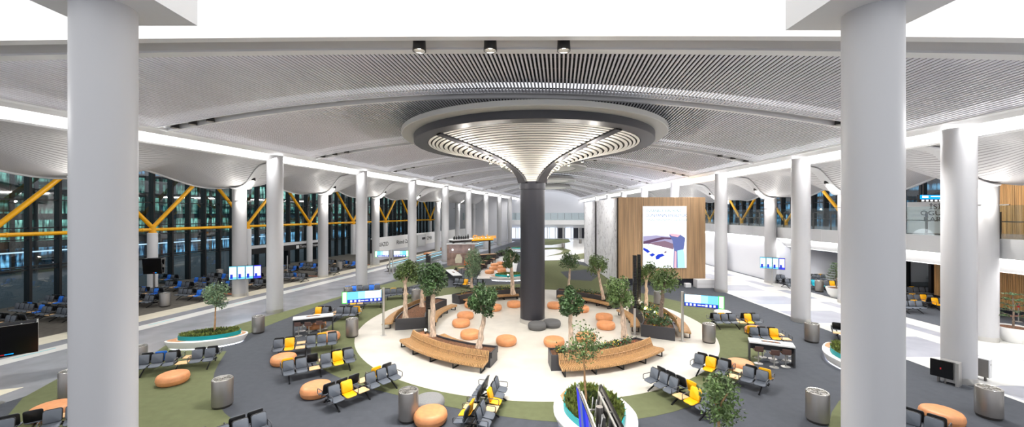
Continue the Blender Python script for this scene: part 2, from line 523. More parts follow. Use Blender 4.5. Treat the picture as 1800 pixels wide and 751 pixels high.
# -------------------------------------------------- lit coves along the two column rows
def cove(line, sgn, zt, zb, name):
    """line(Y)->X ; sgn: outward direction in x"""
    mb = MB(); ys = [6+4.0*i for i in range(29)]
    prof = [(-.80,.12,0),(-.80,-.02,0),(-.55,-.06,0),(-.1,-.2,1),(.55,-.62,1),(.62,-.70,0),(.75,-.70,0),(.75,.4,0)]
    m = len(prof); vs = []
    for Y in ys:
        for dx,dz,_ in prof: vs.append((line(Y)+sgn*dx, Y, zt+dz))
    mb.v = vs
    for i in range(len(ys)-1):
        for q in range(m-1):
            a = i*m+q; mb.f.append([a,a+m,a+m+1,a+1] if sgn > 0 else [a,a+1,a+m+1,a+m]); mb.m.append(1 if prof[q][2] and prof[q+1][2] else 0)
    return struct(name, mb, ['trim_white','strip_glow'])
cove(XL,-1,ZL,0,'trim_1'); cove(XR,1,ZR,0,'trim_2')
ys = [11+11.0*i for i in range(9)]
for Y in ys:
    for line, sgn, zt in ((XL,-1,ZL),(XR,1,ZR)):
        dirv = (DL.x,DL.y) if sgn < 0 else (0,1)
        a = area('cove_lamp', (line(Y)-sgn*.15, Y, zt-.28), (-sgn*.45,0,-1), .45, 10.2, P_COVE)
        zax = Vector((-sgn*.45,0,-1)).normalized(); yax = Vector((dirv[0],dirv[1],0)).normalized()
        # long side along the row
        xax = yax.cross(-zax).normalized(); yax = (-zax).cross(xax)
        a.rotation_euler = Matrix((xax,yax,-zax)).transposed().to_euler()

# ================================================================== COLUMNS
def column(loc, r, h, label, group, lit=False, base=True, n=48):
    t = thing('column', label, 'column', loc, 0, group)
    s = MB(); s.lathe([(r,.28),(r,h)], n); O('shaft', s.mesh('shaft','column_white',60), t)
    b = MB(); b.lathe([(r+.015,0),(r+.015,.28),(r-.01,.28)], n); O('base_ring', b.mesh('base_ring','steel_pale',40), t)
    return t
LROW = [(25.4+11.23*k) for k in range(-1,8)]
names_L = {}
for i,u in enumerate(LROW):
    x,y = L(u,25.27)
    column((x,y), .58, ZL-.25, '%s white round column in the left inner row' % ORD[i], 'left inner row of columns')
RROW = [18.1,28.0,38.7,49.6,61.0,72.3,83.5,95]
for i,Y in enumerate(RROW):
    column((20.9,Y), .58, ZR-.25, '%s white round column in the right inner row' % ORD[i], 'right inner row of columns')
# two big columns flanking the eye, with the square soffit plates they carry
for (x,y,side) in ((-9.74,9.25,'left'),(8.84,9.5,'right')):
    t = column((x,y), .585, 12.75, 'big white column at the %s of the picture, nearest to the viewer' % side, 'big near columns', n=96)
    cb = MB(); f = 1 if x < 0 else -1
    cb.prism([(-1.45,-1.1),(1.45,-1.1),(1.45,.95),(-1.45,.95)], 12.75, 14.75)
    O('capital_plate', cb.mesh('capital','soffit_white'), t)
# outer rows, under the wavy aisle ceilings, with an uplight collar
def outer_column(loc, h, label, group):
    t = column(loc, .58, h, label, group)
    c = MB()
    for a in range(0,360,90):
        d = Vector((math.cos(R(a+20)), math.sin(R(a+20)),0))
        c.beam((0,0,h-1.28)+d*.0 if False else d*.55+Vector((0,0,h-1.28)), d*1.0+Vector((0,0,h-1.28)), .16, .06)
    O('uplight_bracket', c.mesh('bracket','can_black'), t)
    return t
L2 = [29.7+11.23*k for k in range(-2,7)]
for i,u in enumerate(L2):
    p = L(u,33.6); outer_column(p, 10.25, '%s white column with uplight collar in the left outer row' % ORD[i], 'left outer row of columns')
    if 1 <= i < 7: point('column_uplight', (p[0]+.9,p[1]-.8,9.15), P_UP, .08)
R2 = [13.9,23.9,33.8,43.7,53.6,63.5,73.4]
for i,Y in enumerate(R2):
    outer_column((29.2,Y), 9.6, '%s white column with uplight collar in the right outer row' % ORD[i], 'right outer row of columns')
    if i < 6: point('column_uplight', (28.4,Y-.9,8.5), P_UP, .08)

# ================================================================== WAVY AISLE CEILINGS
def smooth(a, b, x):
    t = max(0, min(1, (x-a)/(b-a))); return t*t*(3-2*t)
def wave_mat():
    m = MAT['slat_white'].copy(); m.name = 'aisle_slats'; nt = m.node_tree; b = nt.nodes['Principled BSDF']
    at = nt.nodes.new('ShaderNodeUVMap'); sp = nt.nodes.new('ShaderNodeSeparateXYZ'); mu = nt.nodes.new('ShaderNodeMath'); mu.operation = 'FRACT'
    gt = nt.nodes.new('ShaderNodeMath'); gt.operation = 'GREATER_THAN'; gt.inputs[1].default_value = .74
    mx = nt.nodes.new('ShaderNodeMix'); mx.data_type = 'RGBA'
    mx.inputs[6].default_value = col(232,231,232); mx.inputs[7].default_value = col(168,165,168)
    nt.links.new(at.outputs[0], sp.inputs[0]); nt.links.new(sp.outputs['X'], mu.inputs[0]); nt.links.new(mu.outputs[0], gt.inputs[0])
    nt.links.new(gt.outputs[0], mx.inputs[0]); nt.links.new(mx.outputs[2], b.inputs['Base Color'])
    MAT['aisle_slats'] = m
wave_mat()
def aisle(name, fpos, u0, u1, v0, v1, ucol, P, zhi, zmid, zcol, vs, ve, zend):
    nu = int((u1-u0)/.55); nv = 40
    def zz(u, v):
        a = ((u-ucol)/P) % 1.0; a = min(a, 1-a)*2
        Cc = max(0, math.cos(PI/2*a))**1.25
        A = smooth(vs,ve,v); Mz = zhi+(zmid-zhi)*smooth(vs-3.5,v1,v)
        return Mz-(Mz-zcol)*A*Cc
    mb = MB(); uv = []
    def fn(a, b):
        u = u0+(u1-u0)*a; v = v0+(v1-v0)*b; x,y = fpos(u,v); uv.append((v/.14, u)); return (x,y,zz(u,v))
    mb.grid(fn, nu, nv)
    me = mb.mesh(name, 'aisle_slats', 30)
    ul = me.uv_layers.new(name='uv')
    for lp in me.loops: ul.data[lp.index].uv = uv[lp.vertex_index]
    o = O(name, me); tag(o, kind='structure')
    # white edge along the free side, and the dark roof beyond it
    mb = MB(); n = int((u1-u0)/.55)
    for i in range(n+1):
        u = u0+(u1-u0)*i/n; z = zz(u,v1); s_ = 1
        for dv,dz in ((-.12,.02),(-.06,-.10),(.10,-.10),(.12,.10)): mb.v.append(fpos(u,v1+dv)+(z+dz,))
    for i in range(n):
        for q in range(3): mb.f.append([i*4+q,i*4+q+1,i*4+q+5,i*4+q+4]); mb.m.append(0)
    struct('ceiling_trim', mb, 'white', 40)
    mb = MB(); mb.poly([fpos(u0,v1-.6)+(13.4,),fpos(u1,v1-.6)+(13.4,),fpos(u1,zend)+(13.4,),fpos(u0,zend)+(13.4,)]); struct('ceiling_outer', mb, 'channel_grey')
    return zz
zzL = aisle('ceiling_left', L, -8, 112, 26.0, 37.0, 29.7, 11.23, 12.75, 11.45, 10.28, 30.6, 33.3, 48.4)
def RP(Y, x): return (x, Y)
zzR = aisle('ceiling_right', RP, 4, 112, 21.6, 32.6, 33.8, 9.9, 12.2, 10.9, 9.63, 26.2, 28.9, 39.4)
for k in range(7):  # downlights and spots added to brighten the yellow bracing and the balcony
    u = 24.1+11.23*(k-1); x,y = L(u,40.5)
    downlight((x,y,13.3), 'added downlight in the outer roof above the %s bay of the left gate area' % ORD[k]); spot('gate_fill', (x,y,13.0), (DL.x*.0-.25,.0,-1), P_GATE_FILL, 140, .9, .12)
    downlight((35.6,19+9.9*k,13.3), 'added downlight in the outer roof above the %s bay of the right balcony' % ORD[k]); spot('gate_fill', (35.6,19+9.9*k,13.0), (0,0,-1), P_GATE_FILL, 140, .9, .12)
# white ribs that run from the inner cove down to each outer column
def swoop(fpos, zz, ucol, v0, v1, label, sgn):
    mb = MB(); n = 26; prev = None; rows = []
    for i in range(n+1):
        v = v0+(v1-v0)*i/n; k = smooth(v1-1.6, v1-.2, v); hw = .48+.42*k*k
        z = zz(ucol, v)-.10
        rows.append([fpos(ucol-hw,v)+(z+.02-.0*k,), fpos(ucol-hw,v)+(z-.06,), fpos(ucol-hw*.72,v)+(z-.10,), fpos(ucol+hw*.72,v)+(z-.10,), fpos(ucol+hw,v)+(z-.06,), fpos(ucol+hw,v)+(z+.02,)])
    for r in rows: mb.v += r
    for i in range(n):
        for q in range(5):
            a = i*6+q; mb.f.append([a,a+1,a+7,a+6]); mb.m.append(0)
    struct('ceiling_trim', mb, 'white', 50)
    v = v1-1.6; x,y = fpos(ucol,v); spot('aisle_beam', (x,y,zz(ucol,v)-.35), (-.25*sgn if fpos is L else .25,.0,-1), P_AISLE, 150, .9, .1)
    downlight((x,y,zz(ucol,v)-.12), label)
for i,u in enumerate(L2[1:8]):
    swoop(L, zzL, u, 27.0, 33.6, 'downlight on the white rib above the %s left outer column' % ORD[i+1], 1)
for i,Y in enumerate(R2):
    swoop(RP, zzR, Y, 22.4, 29.1, 'downlight on the white rib above the %s right outer column' % ORD[i], 1)

# ================================================================== GLASS FACADE ON THE LEFT
def wallbox(mb, u0, u1, v0, v1, z0, z1, mi=0, F=L):
    q = [F(u0,v0),F(u1,v0),F(u1,v1),F(u0,v1)]; mb.prism(q, z0, z1, mi)
win = thing('window_1', None, None); win['kind'] = 'structure'
mb = MB()
us = [4+1.872*i for i in range(59)]
for u in us: wallbox(mb, u-.09, u+.09, 47.75, 48.45, 0, 13.3)
for z in (2.95,3.25,5.55,6.55,9.0): wallbox(mb, 2, 114, 47.95, 48.2, z-.05, z+.05)
O('window_frame', mb.mesh('mullions','mullion'), win)
mb = MB(); mb.poly([L(2,48.1)+(0,),L(114,48.1)+(0,),L(114,48.1)+(13.3,),L(2,48.1)+(13.3,)])
O('window_pane', mb.mesh('pane','facade_glass'), win)
# pale brace columns and the yellow steel frame on them
NB = [31.07+11.23*k for k in range(-2,7)]
for i,u in enumerate(NB):
    x,y = L(u,46.5)
    t = thing('short_column', '%s short white column carrying the yellow bracing along the glass' % ORD[i], 'column', (x,y), 0, 'short columns along the glass')
    s = MB(); s.lathe([(.44,0),(.44,5.72),(.40,5.75),(.0,5.75)], 28); O('shaft', s.mesh('shaft','white',40), t)
for i,u in enumerate(NB):
    x,y = L(u,46.5)
    t = thing('steel_bracing', 'yellow steel V bracing standing on the %s short column by the glass' % ORD[i], 'bracing', (x,y,5.75), 0, 'yellow bracing')
    d = Vector((DL.x,DL.y,0))
    s = MB(); s.cyl((0,0,0),(0,0,.75),.27,.27,20); s.cyl((0,0,.0),(0,0,.12),.34,.34,20); O('node', s.mesh('node','brace_yellow',40), t)
    for sg in (-1,1):
        a = MB(); a.cyl(Vector((0,0,.55)), d*(sg*5.3)+Vector((0,0,6.6)), .2, .2, 16); O('arm', a.mesh('arm','brace_yellow',40), t)
        a = MB(); a.cyl(d*(sg*.2)+Vector((0,0,.33)), d*(sg*5.615)+Vector((0,0,.33)), .17, .17, 16)
        a.cyl(d*(sg*.85)+Vector((0,0,.33)), d*(sg*1.0)+Vector((0,0,.33)), .2, .2, 16); O('tie_tube', a.mesh('tie','brace_yellow',40), t)
# ------------------------------------------------------------------ night outside: added lit wing, screening the bright background and tinting the glass
mb = MB(); mb.poly([(-160,-20,-.3),(-20,-20,-.3),(40,160,-.3),(-160,160,-.3)])
struct('ground_outside', mb, 'ground_night')
t = thing('added_terminal_wing', 'added dark terminal wing with rows of lit windows across the apron, seen through the glass', 'building')
mb = MB(); wallbox(mb, -30, 150, 78, 90, -.3, 17); O('facade', mb.mesh('facade','facade_night'), t)
random.seed(3)
for n_,(z0,z1,m_) in enumerate(((.3,3.0,'curtain_lit_blue'),(4.0,6.9,'curtain_lit'),(7.8,10.6,'curtain_lit'),(11.4,14.0,'curtain_lit'),(14.6,16.6,'curtain_lit_blue'))):
    mb = MB(); wallbox(mb, -28, 148, 77.8, 77.95, z0, z1); O('lit_floor', mb.mesh('lit',m_), t)
mb = MB()
for i in range(78): wallbox(mb, -28+2.25*i, -27.65+2.25*i, 77.4, 77.8, -.3, 17)
O('fins', mb.mesh('fins','mullion'), t)
mb = MB(); wallbox(mb, 30, 70, 70, 70.3, 2.9, 3.05); wallbox(mb, -5, 16, 70, 70.3, 6.9, 7.05)
for u_ in (30.2,69.8,-4.8,15.8): wallbox(mb, u_-.1,u_+.1,70,70.3,-.3,7 if u_<20 else 3)
O('lit_canopy_edge', mb.mesh('edge','shop_glow'), t)

# portal to the terrace in the glass front
t = thing('terrace_portal', 'black doorway frame with white Teras / Terrace lettering in the glass front', 'doorway')
mb = MB(); wallbox(mb, 42.7, 57.2, 46.9, 47.7, 2.15, 2.95); wallbox(mb,42.7,43.1,46.9,47.7,0,2.15); wallbox(mb,56.8,57.2,46.9,47.7,0,2.15); wallbox(mb,49.6,50.0,46.9,47.7,0,2.15)
O('frame', mb.mesh('frame','mullion'), t)
mb = MB(); wallbox(mb, 42.7, 57.2, 46.85, 47.7, 2.95, 3.3); O('white_header', mb.mesh('hdr','white'), t)
p = L(51.9,46.86)
text('lettering', 'Teras / Terrace', .62, 'text_white', t, (p[0],p[1],2.55), (R(90),0,math.atan2(DL.y,DL.x)))
mb = MB(); wallbox(mb, 51.15, 51.7, 46.84, 46.9, 2.3, 2.8); O('pictogram', mb.mesh('icon','text_white'), t)
# white hoarding with dark lettering further along
t = thing('hoarding', 'long white hoarding with dark lettering on a grey base along the left aisle', 'hoarding')
mb = MB(); wallbox(mb, 55.5, 103.5, 36.3, 36.6, 1.45, 3.8); O('panel', mb.mesh('panel','soffit_white'), t)
mb = MB(); wallbox(mb, 55.5, 103.5, 36.25, 36.7, 0, 1.45); O('base', mb.mesh('base','wall_grey'), t)
for u_,s_ in ((56.6,'. BIAZID'),(62.9,'Rhimdi Za'),(75.1,'IZMIR'),(84.5,'RIZE')):
    p = L(u_,36.28); text('lettering', s_, 1.0, 'text_black', t, (p[0],p[1],2.55), (R(90),0,math.atan2(DL.y,DL.x)))
mb = MB(); wallbox(mb, 70.5, 73.9, 35.9, 36.2, 1.2, 3.5); O('notice_board', mb.mesh('nb','fascia_grey'), t)
mb = MB(); wallbox(mb, 72.2, 73.6, 35.86, 35.9, 2.5, 2.95); O('notice_mark', mb.mesh('nm','text_black'), t)
# walls that close the left aisle further on
mb = MB(); wallbox(mb, 104, 104.4, 26, 48, 0, 13); struct('wall_left', mb, 'wall_white')

# ================================================================== RIGHT SIDE: MEZZANINE, WALLS
mb = MB(); mb.box(30.1,39.4,5,YB,6.0,6.2); struct('floor_mezzanine', mb, 'tile_grey')
mb = MB(); mb.box(29.75,30.1,5,YB,5.05,6.25)
for i in range(40):
    y_ = 6+2.6*i; mb.box(29.74,29.75,y_-.012,y_+.012,5.05,6.25,1)
struct('trim_3', mb, ['fascia_grey','channel_grey'])
# sloped lit soffit under the balcony edge
mb = MB(); mb.add([(30.05,5,5.05),(30.05,44,5.05),(31.2,44,4.1),(31.2,5,4.1)], [(0,1,2,3)]); mb.add([(30.05,44,5.05),(30.05,YB,5.05),(30.4,YB,4.1),(30.4,44,4.1)],[(0,1,2,3)])
mb.box(31.2,39.4,5,44,4.05,4.2); struct('ceiling_low', mb, 'soffit_white')
for Y in (10,20,30,40,51,62):
    a = area('balcony_cove_lamp', (29.92,Y,5.0), (.55,0,-1), .2, 9.6, P_BALC)
    a.rotation_euler = (0, R(-28), 0)
mb = MB(); mb.box(30.0,39.4,44.2,YB,0,5.05); struct('wall_right', mb, 'wall_white')
mb = MB(); mb.box(30.02,30.35,43.9,44.2,0,4.1); mb.box(30.35,38.9,43.95,44.2,0,4.05,1); struct('wall_recess', mb, ['wall_white','wall_grey'])
# back wall of the recess: dark glass, then timber panels nearer
mb = MB(); mb.box(38.9,39.2,35.6,44,0,4.1,0); struct('wall_dark', mb, 'mullion')
w2 = thing('window_2', None, None); w2['kind'] = 'structure'
mb = MB()
for y_ in (35.7,37.9,40.1,42.3,43.9): mb.box(38.55,38.9,y_-.12,y_+.12,0,4.1)
mb.box(38.55,38.9,35.6,44,3.95,4.1); mb.box(38.55,38.9,35.6,44,0,.12); O('window_frame', mb.mesh('wf','mullion'), w2)
mb = MB(); mb.poly([(38.75,35.6,0),(38.75,44,0),(38.75,44,4.05),(38.75,35.6,4.05)]); O('window_pane', mb.mesh('wp','facade_glass'), w2)
mb = MB()
for i in range(150):
    y_ = 16.0+.13*i
    mb.box(38.7,38.82,y_,y_+.105,.35,4.1)
mb.box(38.82,39.2,15.8,35.6,0,4.1,1); mb.box(38.68,38.82,15.8,35.6,0,.35,1); struct('wall_timber', mb, ['wood_side','plinth_dark'])
for i,Y in enumerate((19,27,35,41)):  # lamps added to lift the dark recess
    downlight((34.2,Y,4.04), '%s added downlight in the low ceiling of the right recess' % ORD[i], s=1.0); spot('recess_fill', (34.2,Y,3.9), (0,.12,-1), P_REC_FILL, 150, .9, .12)
# upper level: glass front with yellow bracing, timber wall nearer
w3 = thing('window_3', None, None); w3['kind'] = 'structure'
mb = MB()
for i in range(40):
    y_ = 35.0+1.9*i; mb.box(38.9,39.5,y_-.1,y_+.1,6.2,13.3)
for z in (7.9,9.2): mb.box(39.1,39.3,35,110,z-.05,z+.05)
O('window_frame', mb.mesh('wf','mullion'), w3)
mb = MB(); mb.poly([(39.2,34.8,6.2),(39.2,110,6.2),(39.2,110,13.3),(39.2,34.8,13.3)]); O('window_pane', mb.mesh('wp','facade_glass'), w3)
mb = MB()
for i in range(230):
    y_ = 5+.13*i; mb.box(38.9,39.02,y_,y_+.105,6.2,13.3)
mb.box(39.02,39.3,5,35,6.2,13.3,1); struct('wall_timber_upper', mb, ['wood_side','plinth_dark'])
for i,Y in enumerate((43.7,54.1,64.5,74.9,85.3)):
    t = thing('steel_bracing', '%s yellow steel V bracing behind the right balcony rail' % ORD[i], 'bracing', (38.3,Y,6.2), 0, 'yellow bracing on the balcony')
    s = MB(); s.cyl((0,0,0),(0,0,.5),.24,.24,18); O('node', s.mesh('node','brace_yellow',40), t)
    for sg in (-1,1):
        a = MB(); a.cyl((0,0,.3),(0,sg*5.1,5.6),.18,.18,14); O('arm', a.mesh('arm','brace_yellow',40), t)
mb = MB(); mb.box(60,60.4,-10,140,-.3,17); mb.poly([(39.5,-10,-.3),(60,-10,-.3),(60,140,-.3),(39.5,140,-.3)],1)
struct('exterior_right', mb, ['facade_night','ground_night'])
t = thing('added_terminal_wing', 'added dark terminal wing with bluish lit floors outside the right balcony windows', 'building')  # added wing whose glowing floors turn the balcony windows blue
mb = MB(); mb.box(58,59.8,-8,138,-.3,16.5); O('facade', mb.mesh('facade','facade_night'), t)
for z0,z1 in ((5.2,7.6),(8.3,10.4),(11.0,13.2),(13.8,15.8)):
    mb = MB(); mb.box(57.9,58,-8,138,z0,z1); O('lit_floor', mb.mesh('lit','curtain_lit_blue'), t)
# glass balustrade of the balcony
t = thing('glass_balustrade', 'frameless glass balustrade with steel posts along the right balcony', 'balustrade')
mb = MB(); mb.box(29.86,29.89,6,YB-5,6.25,8.3); O('glass_panel', mb.mesh('gp','rail_glass'), t)
post = MB(); post.box(-.03,.03,-.07,.07,6.2,7.9); post_me = post.mesh('post','steel_dark')
for i in range(48): O('post', post_me, t, (30.0, 7+2.1*i, 0))
mb = MB(); mb.cyl((30.0,6,7.3),(30.0,YB-5,7.3),.03,.03,8); O('handrail', mb.mesh('hr','steel_dark'), t)
# ------------------------------------------------------------------ far end of the hall
mb = MB(); mb.box(-30,39,YB,YB+.4,0,15); struct('wall_back', mb, 'wall_white')
mb = MB(); mb.box(-14,39,110,YB,4.6,5.9); struct('trim_4', mb, 'white')
t = thing('glass_balustrade', 'distant glass balustrade of the gallery across the far end of the hall', 'balustrade')
mb = MB(); mb.box(-14,30,110.1,110.14,5.9,8.0); O('glass_panel', mb.mesh('gp','rail_glass'), t)
for i in range(22): O('post', post_me, t, (-13+2*i,110.2,0))
t = thing('shop_front', 'bright distant shop fronts below the far gallery', 'shop')
mb = MB(); random.seed(8)
for i in range(15):
    x_ = -10+2.4*i; mb.box(x_,x_+2.0,YB-.25,YB-.02,.3,3.4, random.choice((0,0,1,2)))
o = O('lit_front', mb.mesh('lf',['shop_glow','window_lit_blue','plinth_dark']), t)
mb = MB()
for i in range(16): mb.box(-11+2.4*i,-10.7+2.4*i,YB-.5,YB-.3,0,3.6)
O('pillar', mb.mesh('pl','white'), t)
for i in range(14): pass
for Y in (104,112): area('gallery_lamp', (8,Y,4.4 if Y>109 else 11.5), (0,0,-1), 26, 2, 500)

# ================================================================== FLOOR
def flat(name, pts, z, m): 
    mb = MB(); mb.prism(pts, -.01, z); return struct(name, mb, m)
mb = MB(); mb.box(-62,60,-16,125,-.3,0); struct('floor', mb, 'carpet')
flat('floor_walkway', [L(-20,30.1),L(105,30.1),L(105,24.0),L(-20,24.0)], .004, 'tile_grey')
flat('floor_strip', [L(-20,31.3),L(105,31.3),L(105,30.1),L(-20,30.1)], .005, 'terrazzo_pale')
flat('floor_strip', [L(-20,32.5),L(105,32.5),L(105,31.3),L(-20,31.3)], .004, 'tile_grey')
flat('floor_strip', [L(-20,34.35),L(105,34.35),L(105,32.5),L(-20,32.5)], .005, 'terrazzo_cream')
flat('floor_gate', [L(-20,48),L(105,48),L(105,34.35),L(-20,34.35)], .004, 'carpet_brown')
for i in range(9):
    u_ = 14+6.4*i; flat('floor_dash', [L(u_,30.95),L(u_+1.7,30.95),L(u_+1.7,30.85),L(u_,30.85)], .008, 'inlay_teal')
for u_ in (30,41,52): flat('floor_mark', [L(u_,34.6),L(u_+.3,34.6),L(u_+.3,38.5),L(u_,38.5)], .008, 'inlay_orange')
flat('floor_patch', [G(-40,690),G(42,681),G(0,696),G(-60,706)], .007, 'terrazzo_cream')
flat('floor_patch', [G(70,614),G(100,607),G(80,612.5),G(60,617)], .009, 'tile_grey')
# right concourse, pale with grey fields
flat('floor_concourse', [(21.05,5),(29.6,5),(29.6,110),(21.05,110)], .004, 'terrazzo_pale')
for (y0,y1) in ((14,17.5),(21,24.5),(27.5,31.0),(33.2,36.4),(39,42),(46,50)):
    flat('floor_field', [(21.3,y0),(25.6,y0),(25.6,y1),(21.3,y1)], .006, 'tile_pale')
    flat('floor_field', [(27.0,y0+2.2),(28.0,y0+2.2),(28.0,y1+3),(27.0,y1+3)], .006, 'tile_pale')
flat('floor_recess', [(29.6,6),(38.9,6),(38.9,44),(29.6,44)], .005, 'carpet')
flat('floor_recess_border', [(29.6,6),(33.5,6),(33.5,26.5),(29.6,26.5)], .008, 'terrazzo_pale')
# olive carpet
def wob(az): return 13.2+1.6*(1-math.cos(R(min(110,abs(az)))))*.9+.35*math.sin(R(az*5))
flat('floor_olive', [POL(a,wob(a)) for a in range(-180,180,4)], .006, 'carpet_olive')
flat('floor_olive_band', [G(118,697),G(243,640),G(290,608),G(466,557),G(700,493.6),G(840,455),G(840,462),G(745,497),G(690,512),G(606,522),G(563,537),G(467,574),G(430,590),G(385,612),G(300,660),G(160,740)], .005, 'carpet_olive')
flat('floor_olive_field', [G(398,618),G(384,640),G(377,655),G(372,680),G(379,705),G(395,727),G(418,745),G(432,770),G(420,860),G(200,880),G(0,790),G(10,735),G(40,700),G(100,667),G(160,655),G(243,630),G(300,618)], .007, 'carpet_olive')
flat('floor_olive_spot', [G(1456,751),G(1462,725),G(1475,705),G(1530,690),G(1600,720),G(1580,800),G(1440,800)], .007, 'carpet_olive')
flat('floor_circle', [POL(a,11.9) for a in range(0,360,3)], .011, 'terrazzo')
# far floor: pale islands and olive drifts
flat('floor_far', [G(925,459),G(1000,457),G(1060,466),G(1066,420),G(925,412)], .006, 'terrazzo_pale')
flat('floor_far_olive', [G(955,414),G(983,414),G(1000,421),G(1003,426),G(970,431),G(955,431)], .011, 'carpet_olive')
flat('floor_far_olive', [G(955,436),G(985,435),G(1004,440),G(998,446),G(960,451),G(985,445),G(990,441),G(975,438),G(955,439.5)], .011, 'carpet_olive')
flat('floor_far_olive', [G(1000,449),G(1030,445),G(1040,454),G(1010,457)], .011, 'carpet_olive')
flat('floor_back_olive', [G(944,459),G(985,458),G(1040,470),G(1072,492),G(1080,508),G(1010,505),G(950,507)], .0045, 'carpet_olive')
flat('floor_back_patch', [G(985,478),G(1030,474),G(1052,484),G(1040,494),G(1000,492)], .0075, 'carpet')
flat('floor_cafe', [G(838,490),G(905,490),G(912,452),G(884,450),G(852,466)], .009, 'terrazzo_pale')
# ================================================================== MUSHROOM COLUMN WITH THE BIG RING
mc = thing('mushroom_column', 'dark central column flaring into a round white-slatted funnel with a dark ring', 'column', (CC.x,CC.y), math.atan2(AX.y,AX.x)-PI/2)
mb = MB(); mb.lathe([(.88,.3),(.88,9.5),(.93,9.52),(.93,10.15)], 64); O('shaft', mb.mesh('shaft','dark_column',50), mc)
mb = MB(); mb.lathe([(.93,0),(.93,.3),(.86,.3)], 64); O('base_ring', mb.mesh('base_ring','steel_pale',40), mc)
FUN = [(.95,10.05),(1.15,10.45),(1.6,10.88),(2.3,11.28),(3.2,11.62),(4.3,11.92),(5.5,12.22),(6.6,12.46),(7.45,12.64)]
def fprof(s):
    s = max(0,min(1,s))*(len(FUN)-1); i = min(int(s),len(FUN)-2); f = s-i
    return (FUN[i][0]*(1-f)+FUN[i+1][0]*f, FUN[i][1]*(1-f)+FUN[i+1][1]*f)
mb = MB(); mb.lathe([(7.4,12.62),(8.28,12.62),(8.30,12.64),(8.30,13.08),(8.1,13.1)], 128); mb.lathe([(7.4,12.62),(7.4,13.0)],128); O('ring', mb.mesh('ring','dark_ring',40), mc)
mb = MB(); mb.lathe([(8.0,13.06),(9.06,13.06),(9.1,13.1),(9.1,13.36),(8.7,13.4),(5.0,13.5),(5.0,14.5)], 128); O('collar', mb.mesh('collar','collar_grey',40), mc)
# funnel slats: flat hoops stacked up the flare, broken at the four ribs
for q in range(4):
    mb = MB(); NS = 27
    for i in range(NS):
        s = (i+.35)/NS; r,z = fprof(s)
        da = math.degrees(math.asin(min(.95, .2/r)))
        a0 = q*90+45+da+ (0); a1 = q*90+135-da
        if a1-a0 < 3: continue
        ra,za = fprof(i/NS); rb,zb = fprof((i+.6)/NS); mb.lathe([(ra,za),(rb,zb),(rb-.02,zb+.04),(ra-.02,za+.04),(ra,za)], 26, a0=a0-90, a1=a1-90)
    O('slat_panel', mb.mesh('hoops','liner_white',30), mc)
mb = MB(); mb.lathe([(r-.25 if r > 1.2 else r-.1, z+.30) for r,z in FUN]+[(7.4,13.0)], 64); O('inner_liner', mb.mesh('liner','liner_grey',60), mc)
sp = MB(); sp.lathe([(0,-.08),(.07,-.08),(.08,.08),(.07,.1),(0,.1)], 14); spot_me = sp.mesh('lamp','can_black',40)
bl = MB(); bl.lathe([(0,0),(.085,0)], 14); bulb_me = bl.mesh('bulb','spark')
for q in range(4):
    a = R(45+90*q-90); d = Vector((math.cos(a), math.sin(a), 0)); n = Vector((-d.y,d.x,0)); mb = MB(); prev = None
    rows = []
    for i in range(25):
        r,z = fprof(i/24); w_ = .26+.16*max(0,1-i/7)
        c = d*(r+.02)+Vector((0,0,z)); up = Vector((0,0,1))*.24
        dn = Vector((0,0,-.09))+d*.03
        rows.append([c-n*w_+up, c-n*w_+dn, c+n*w_+dn, c+n*w_+up])
    for row in rows: mb.v += [tuple(p) for p in row]
    for i in range(24):
        for j in range(3):
            b_ = i*4+j; mb.f.append([b_,b_+4,b_+5,b_+1]); mb.m.append(0)
    rib = O('rib', mb.mesh('rib','dark_ring',30), mc)
    for s in (.40,.55,.72):
        r,z = fprof(s); p = d*(r+.08)+Vector((0,0,z-.12))
        o = O('spotlight', spot_me, rib, p); o2 = O('bulb', bulb_me, rib, p+Vector((0,0,-.09)))
        M_ = Matrix.Rotation(math.atan2(AX.y,AX.x)-PI/2,4,'Z')
        wp = Vector((CC.x,CC.y,0))+(M_@p)
        point('funnel_lamp', wp+(M_@d)*.35+Vector((0,0,-.32)), P_FUN, .1, (1,.93,.84))
# further rings along the axis
for i,(t_,r_) in enumerate(((20,5.2),(38,4.6),(56,4.4))):
    c = CC+AX*t_
    t = thing('ceiling_ring', '%s round white ceiling ring further down the hall' % ['first','second','third'][i], 'ceiling ring', (c.x,c.y), 0, 'round ceiling rings')
    mb = MB(); mb.lathe([(r_*.75,13.25),(r_,13.25),(r_+.03,13.4),(r_*.9,13.9)], 64); O('rim', mb.mesh('rim','collar_grey',40), t)
    mb = MB(); mb.lathe([(0,13.0),(1.2,13.1),(r_*.75,13.3)], 48); O('disc', mb.mesh('disc','liner_white',40), t)

# ================================================================== FURNITURE MODELS
def seat_meshes():
    s = MB(); poly = rrect(.47,.46,.09,4); s.pad(poly, -.02, .025, .018)
    for i in range(len(s.v)):
        x,y,z = s.v[i]
        s.v[i] = (x, y, z+.03*((x/.235)**2)*.6 + (.03 if y > .12 else 0) - (.03*((-y-.1)/.13) if y < -.1 else 0))
    seat = s
    b = MB(); poly = rrect(.45,.43,.07,4); b.pad(poly, -.012, .02, .012)
    for i in range(len(b.v)):
        x,y,z = b.v[i]; b.v[i] = (x, -z-.0+.035*(1-(x/.225)**2)*-.0+.02*((x/.225)**2)*-1, y)
    return seat, b
seat_mb, back_mb = seat_meshes()
def recl(mb, y0, z0, tilt, sc_=1.0, dy=0):
    n = MB(); n.f = [list(f) for f in mb.f]; n.m = list(mb.m); c, s_ = math.cos(tilt), math.sin(tilt)
    for x,y,z in mb.v:
        x*=sc_; z*=sc_; y+=dy; n.v.append((x, y0+y*c+z*s_, z0+z*c-y*s_))
    return n
SEAT = {}; BACK = {}; SHELL = {}
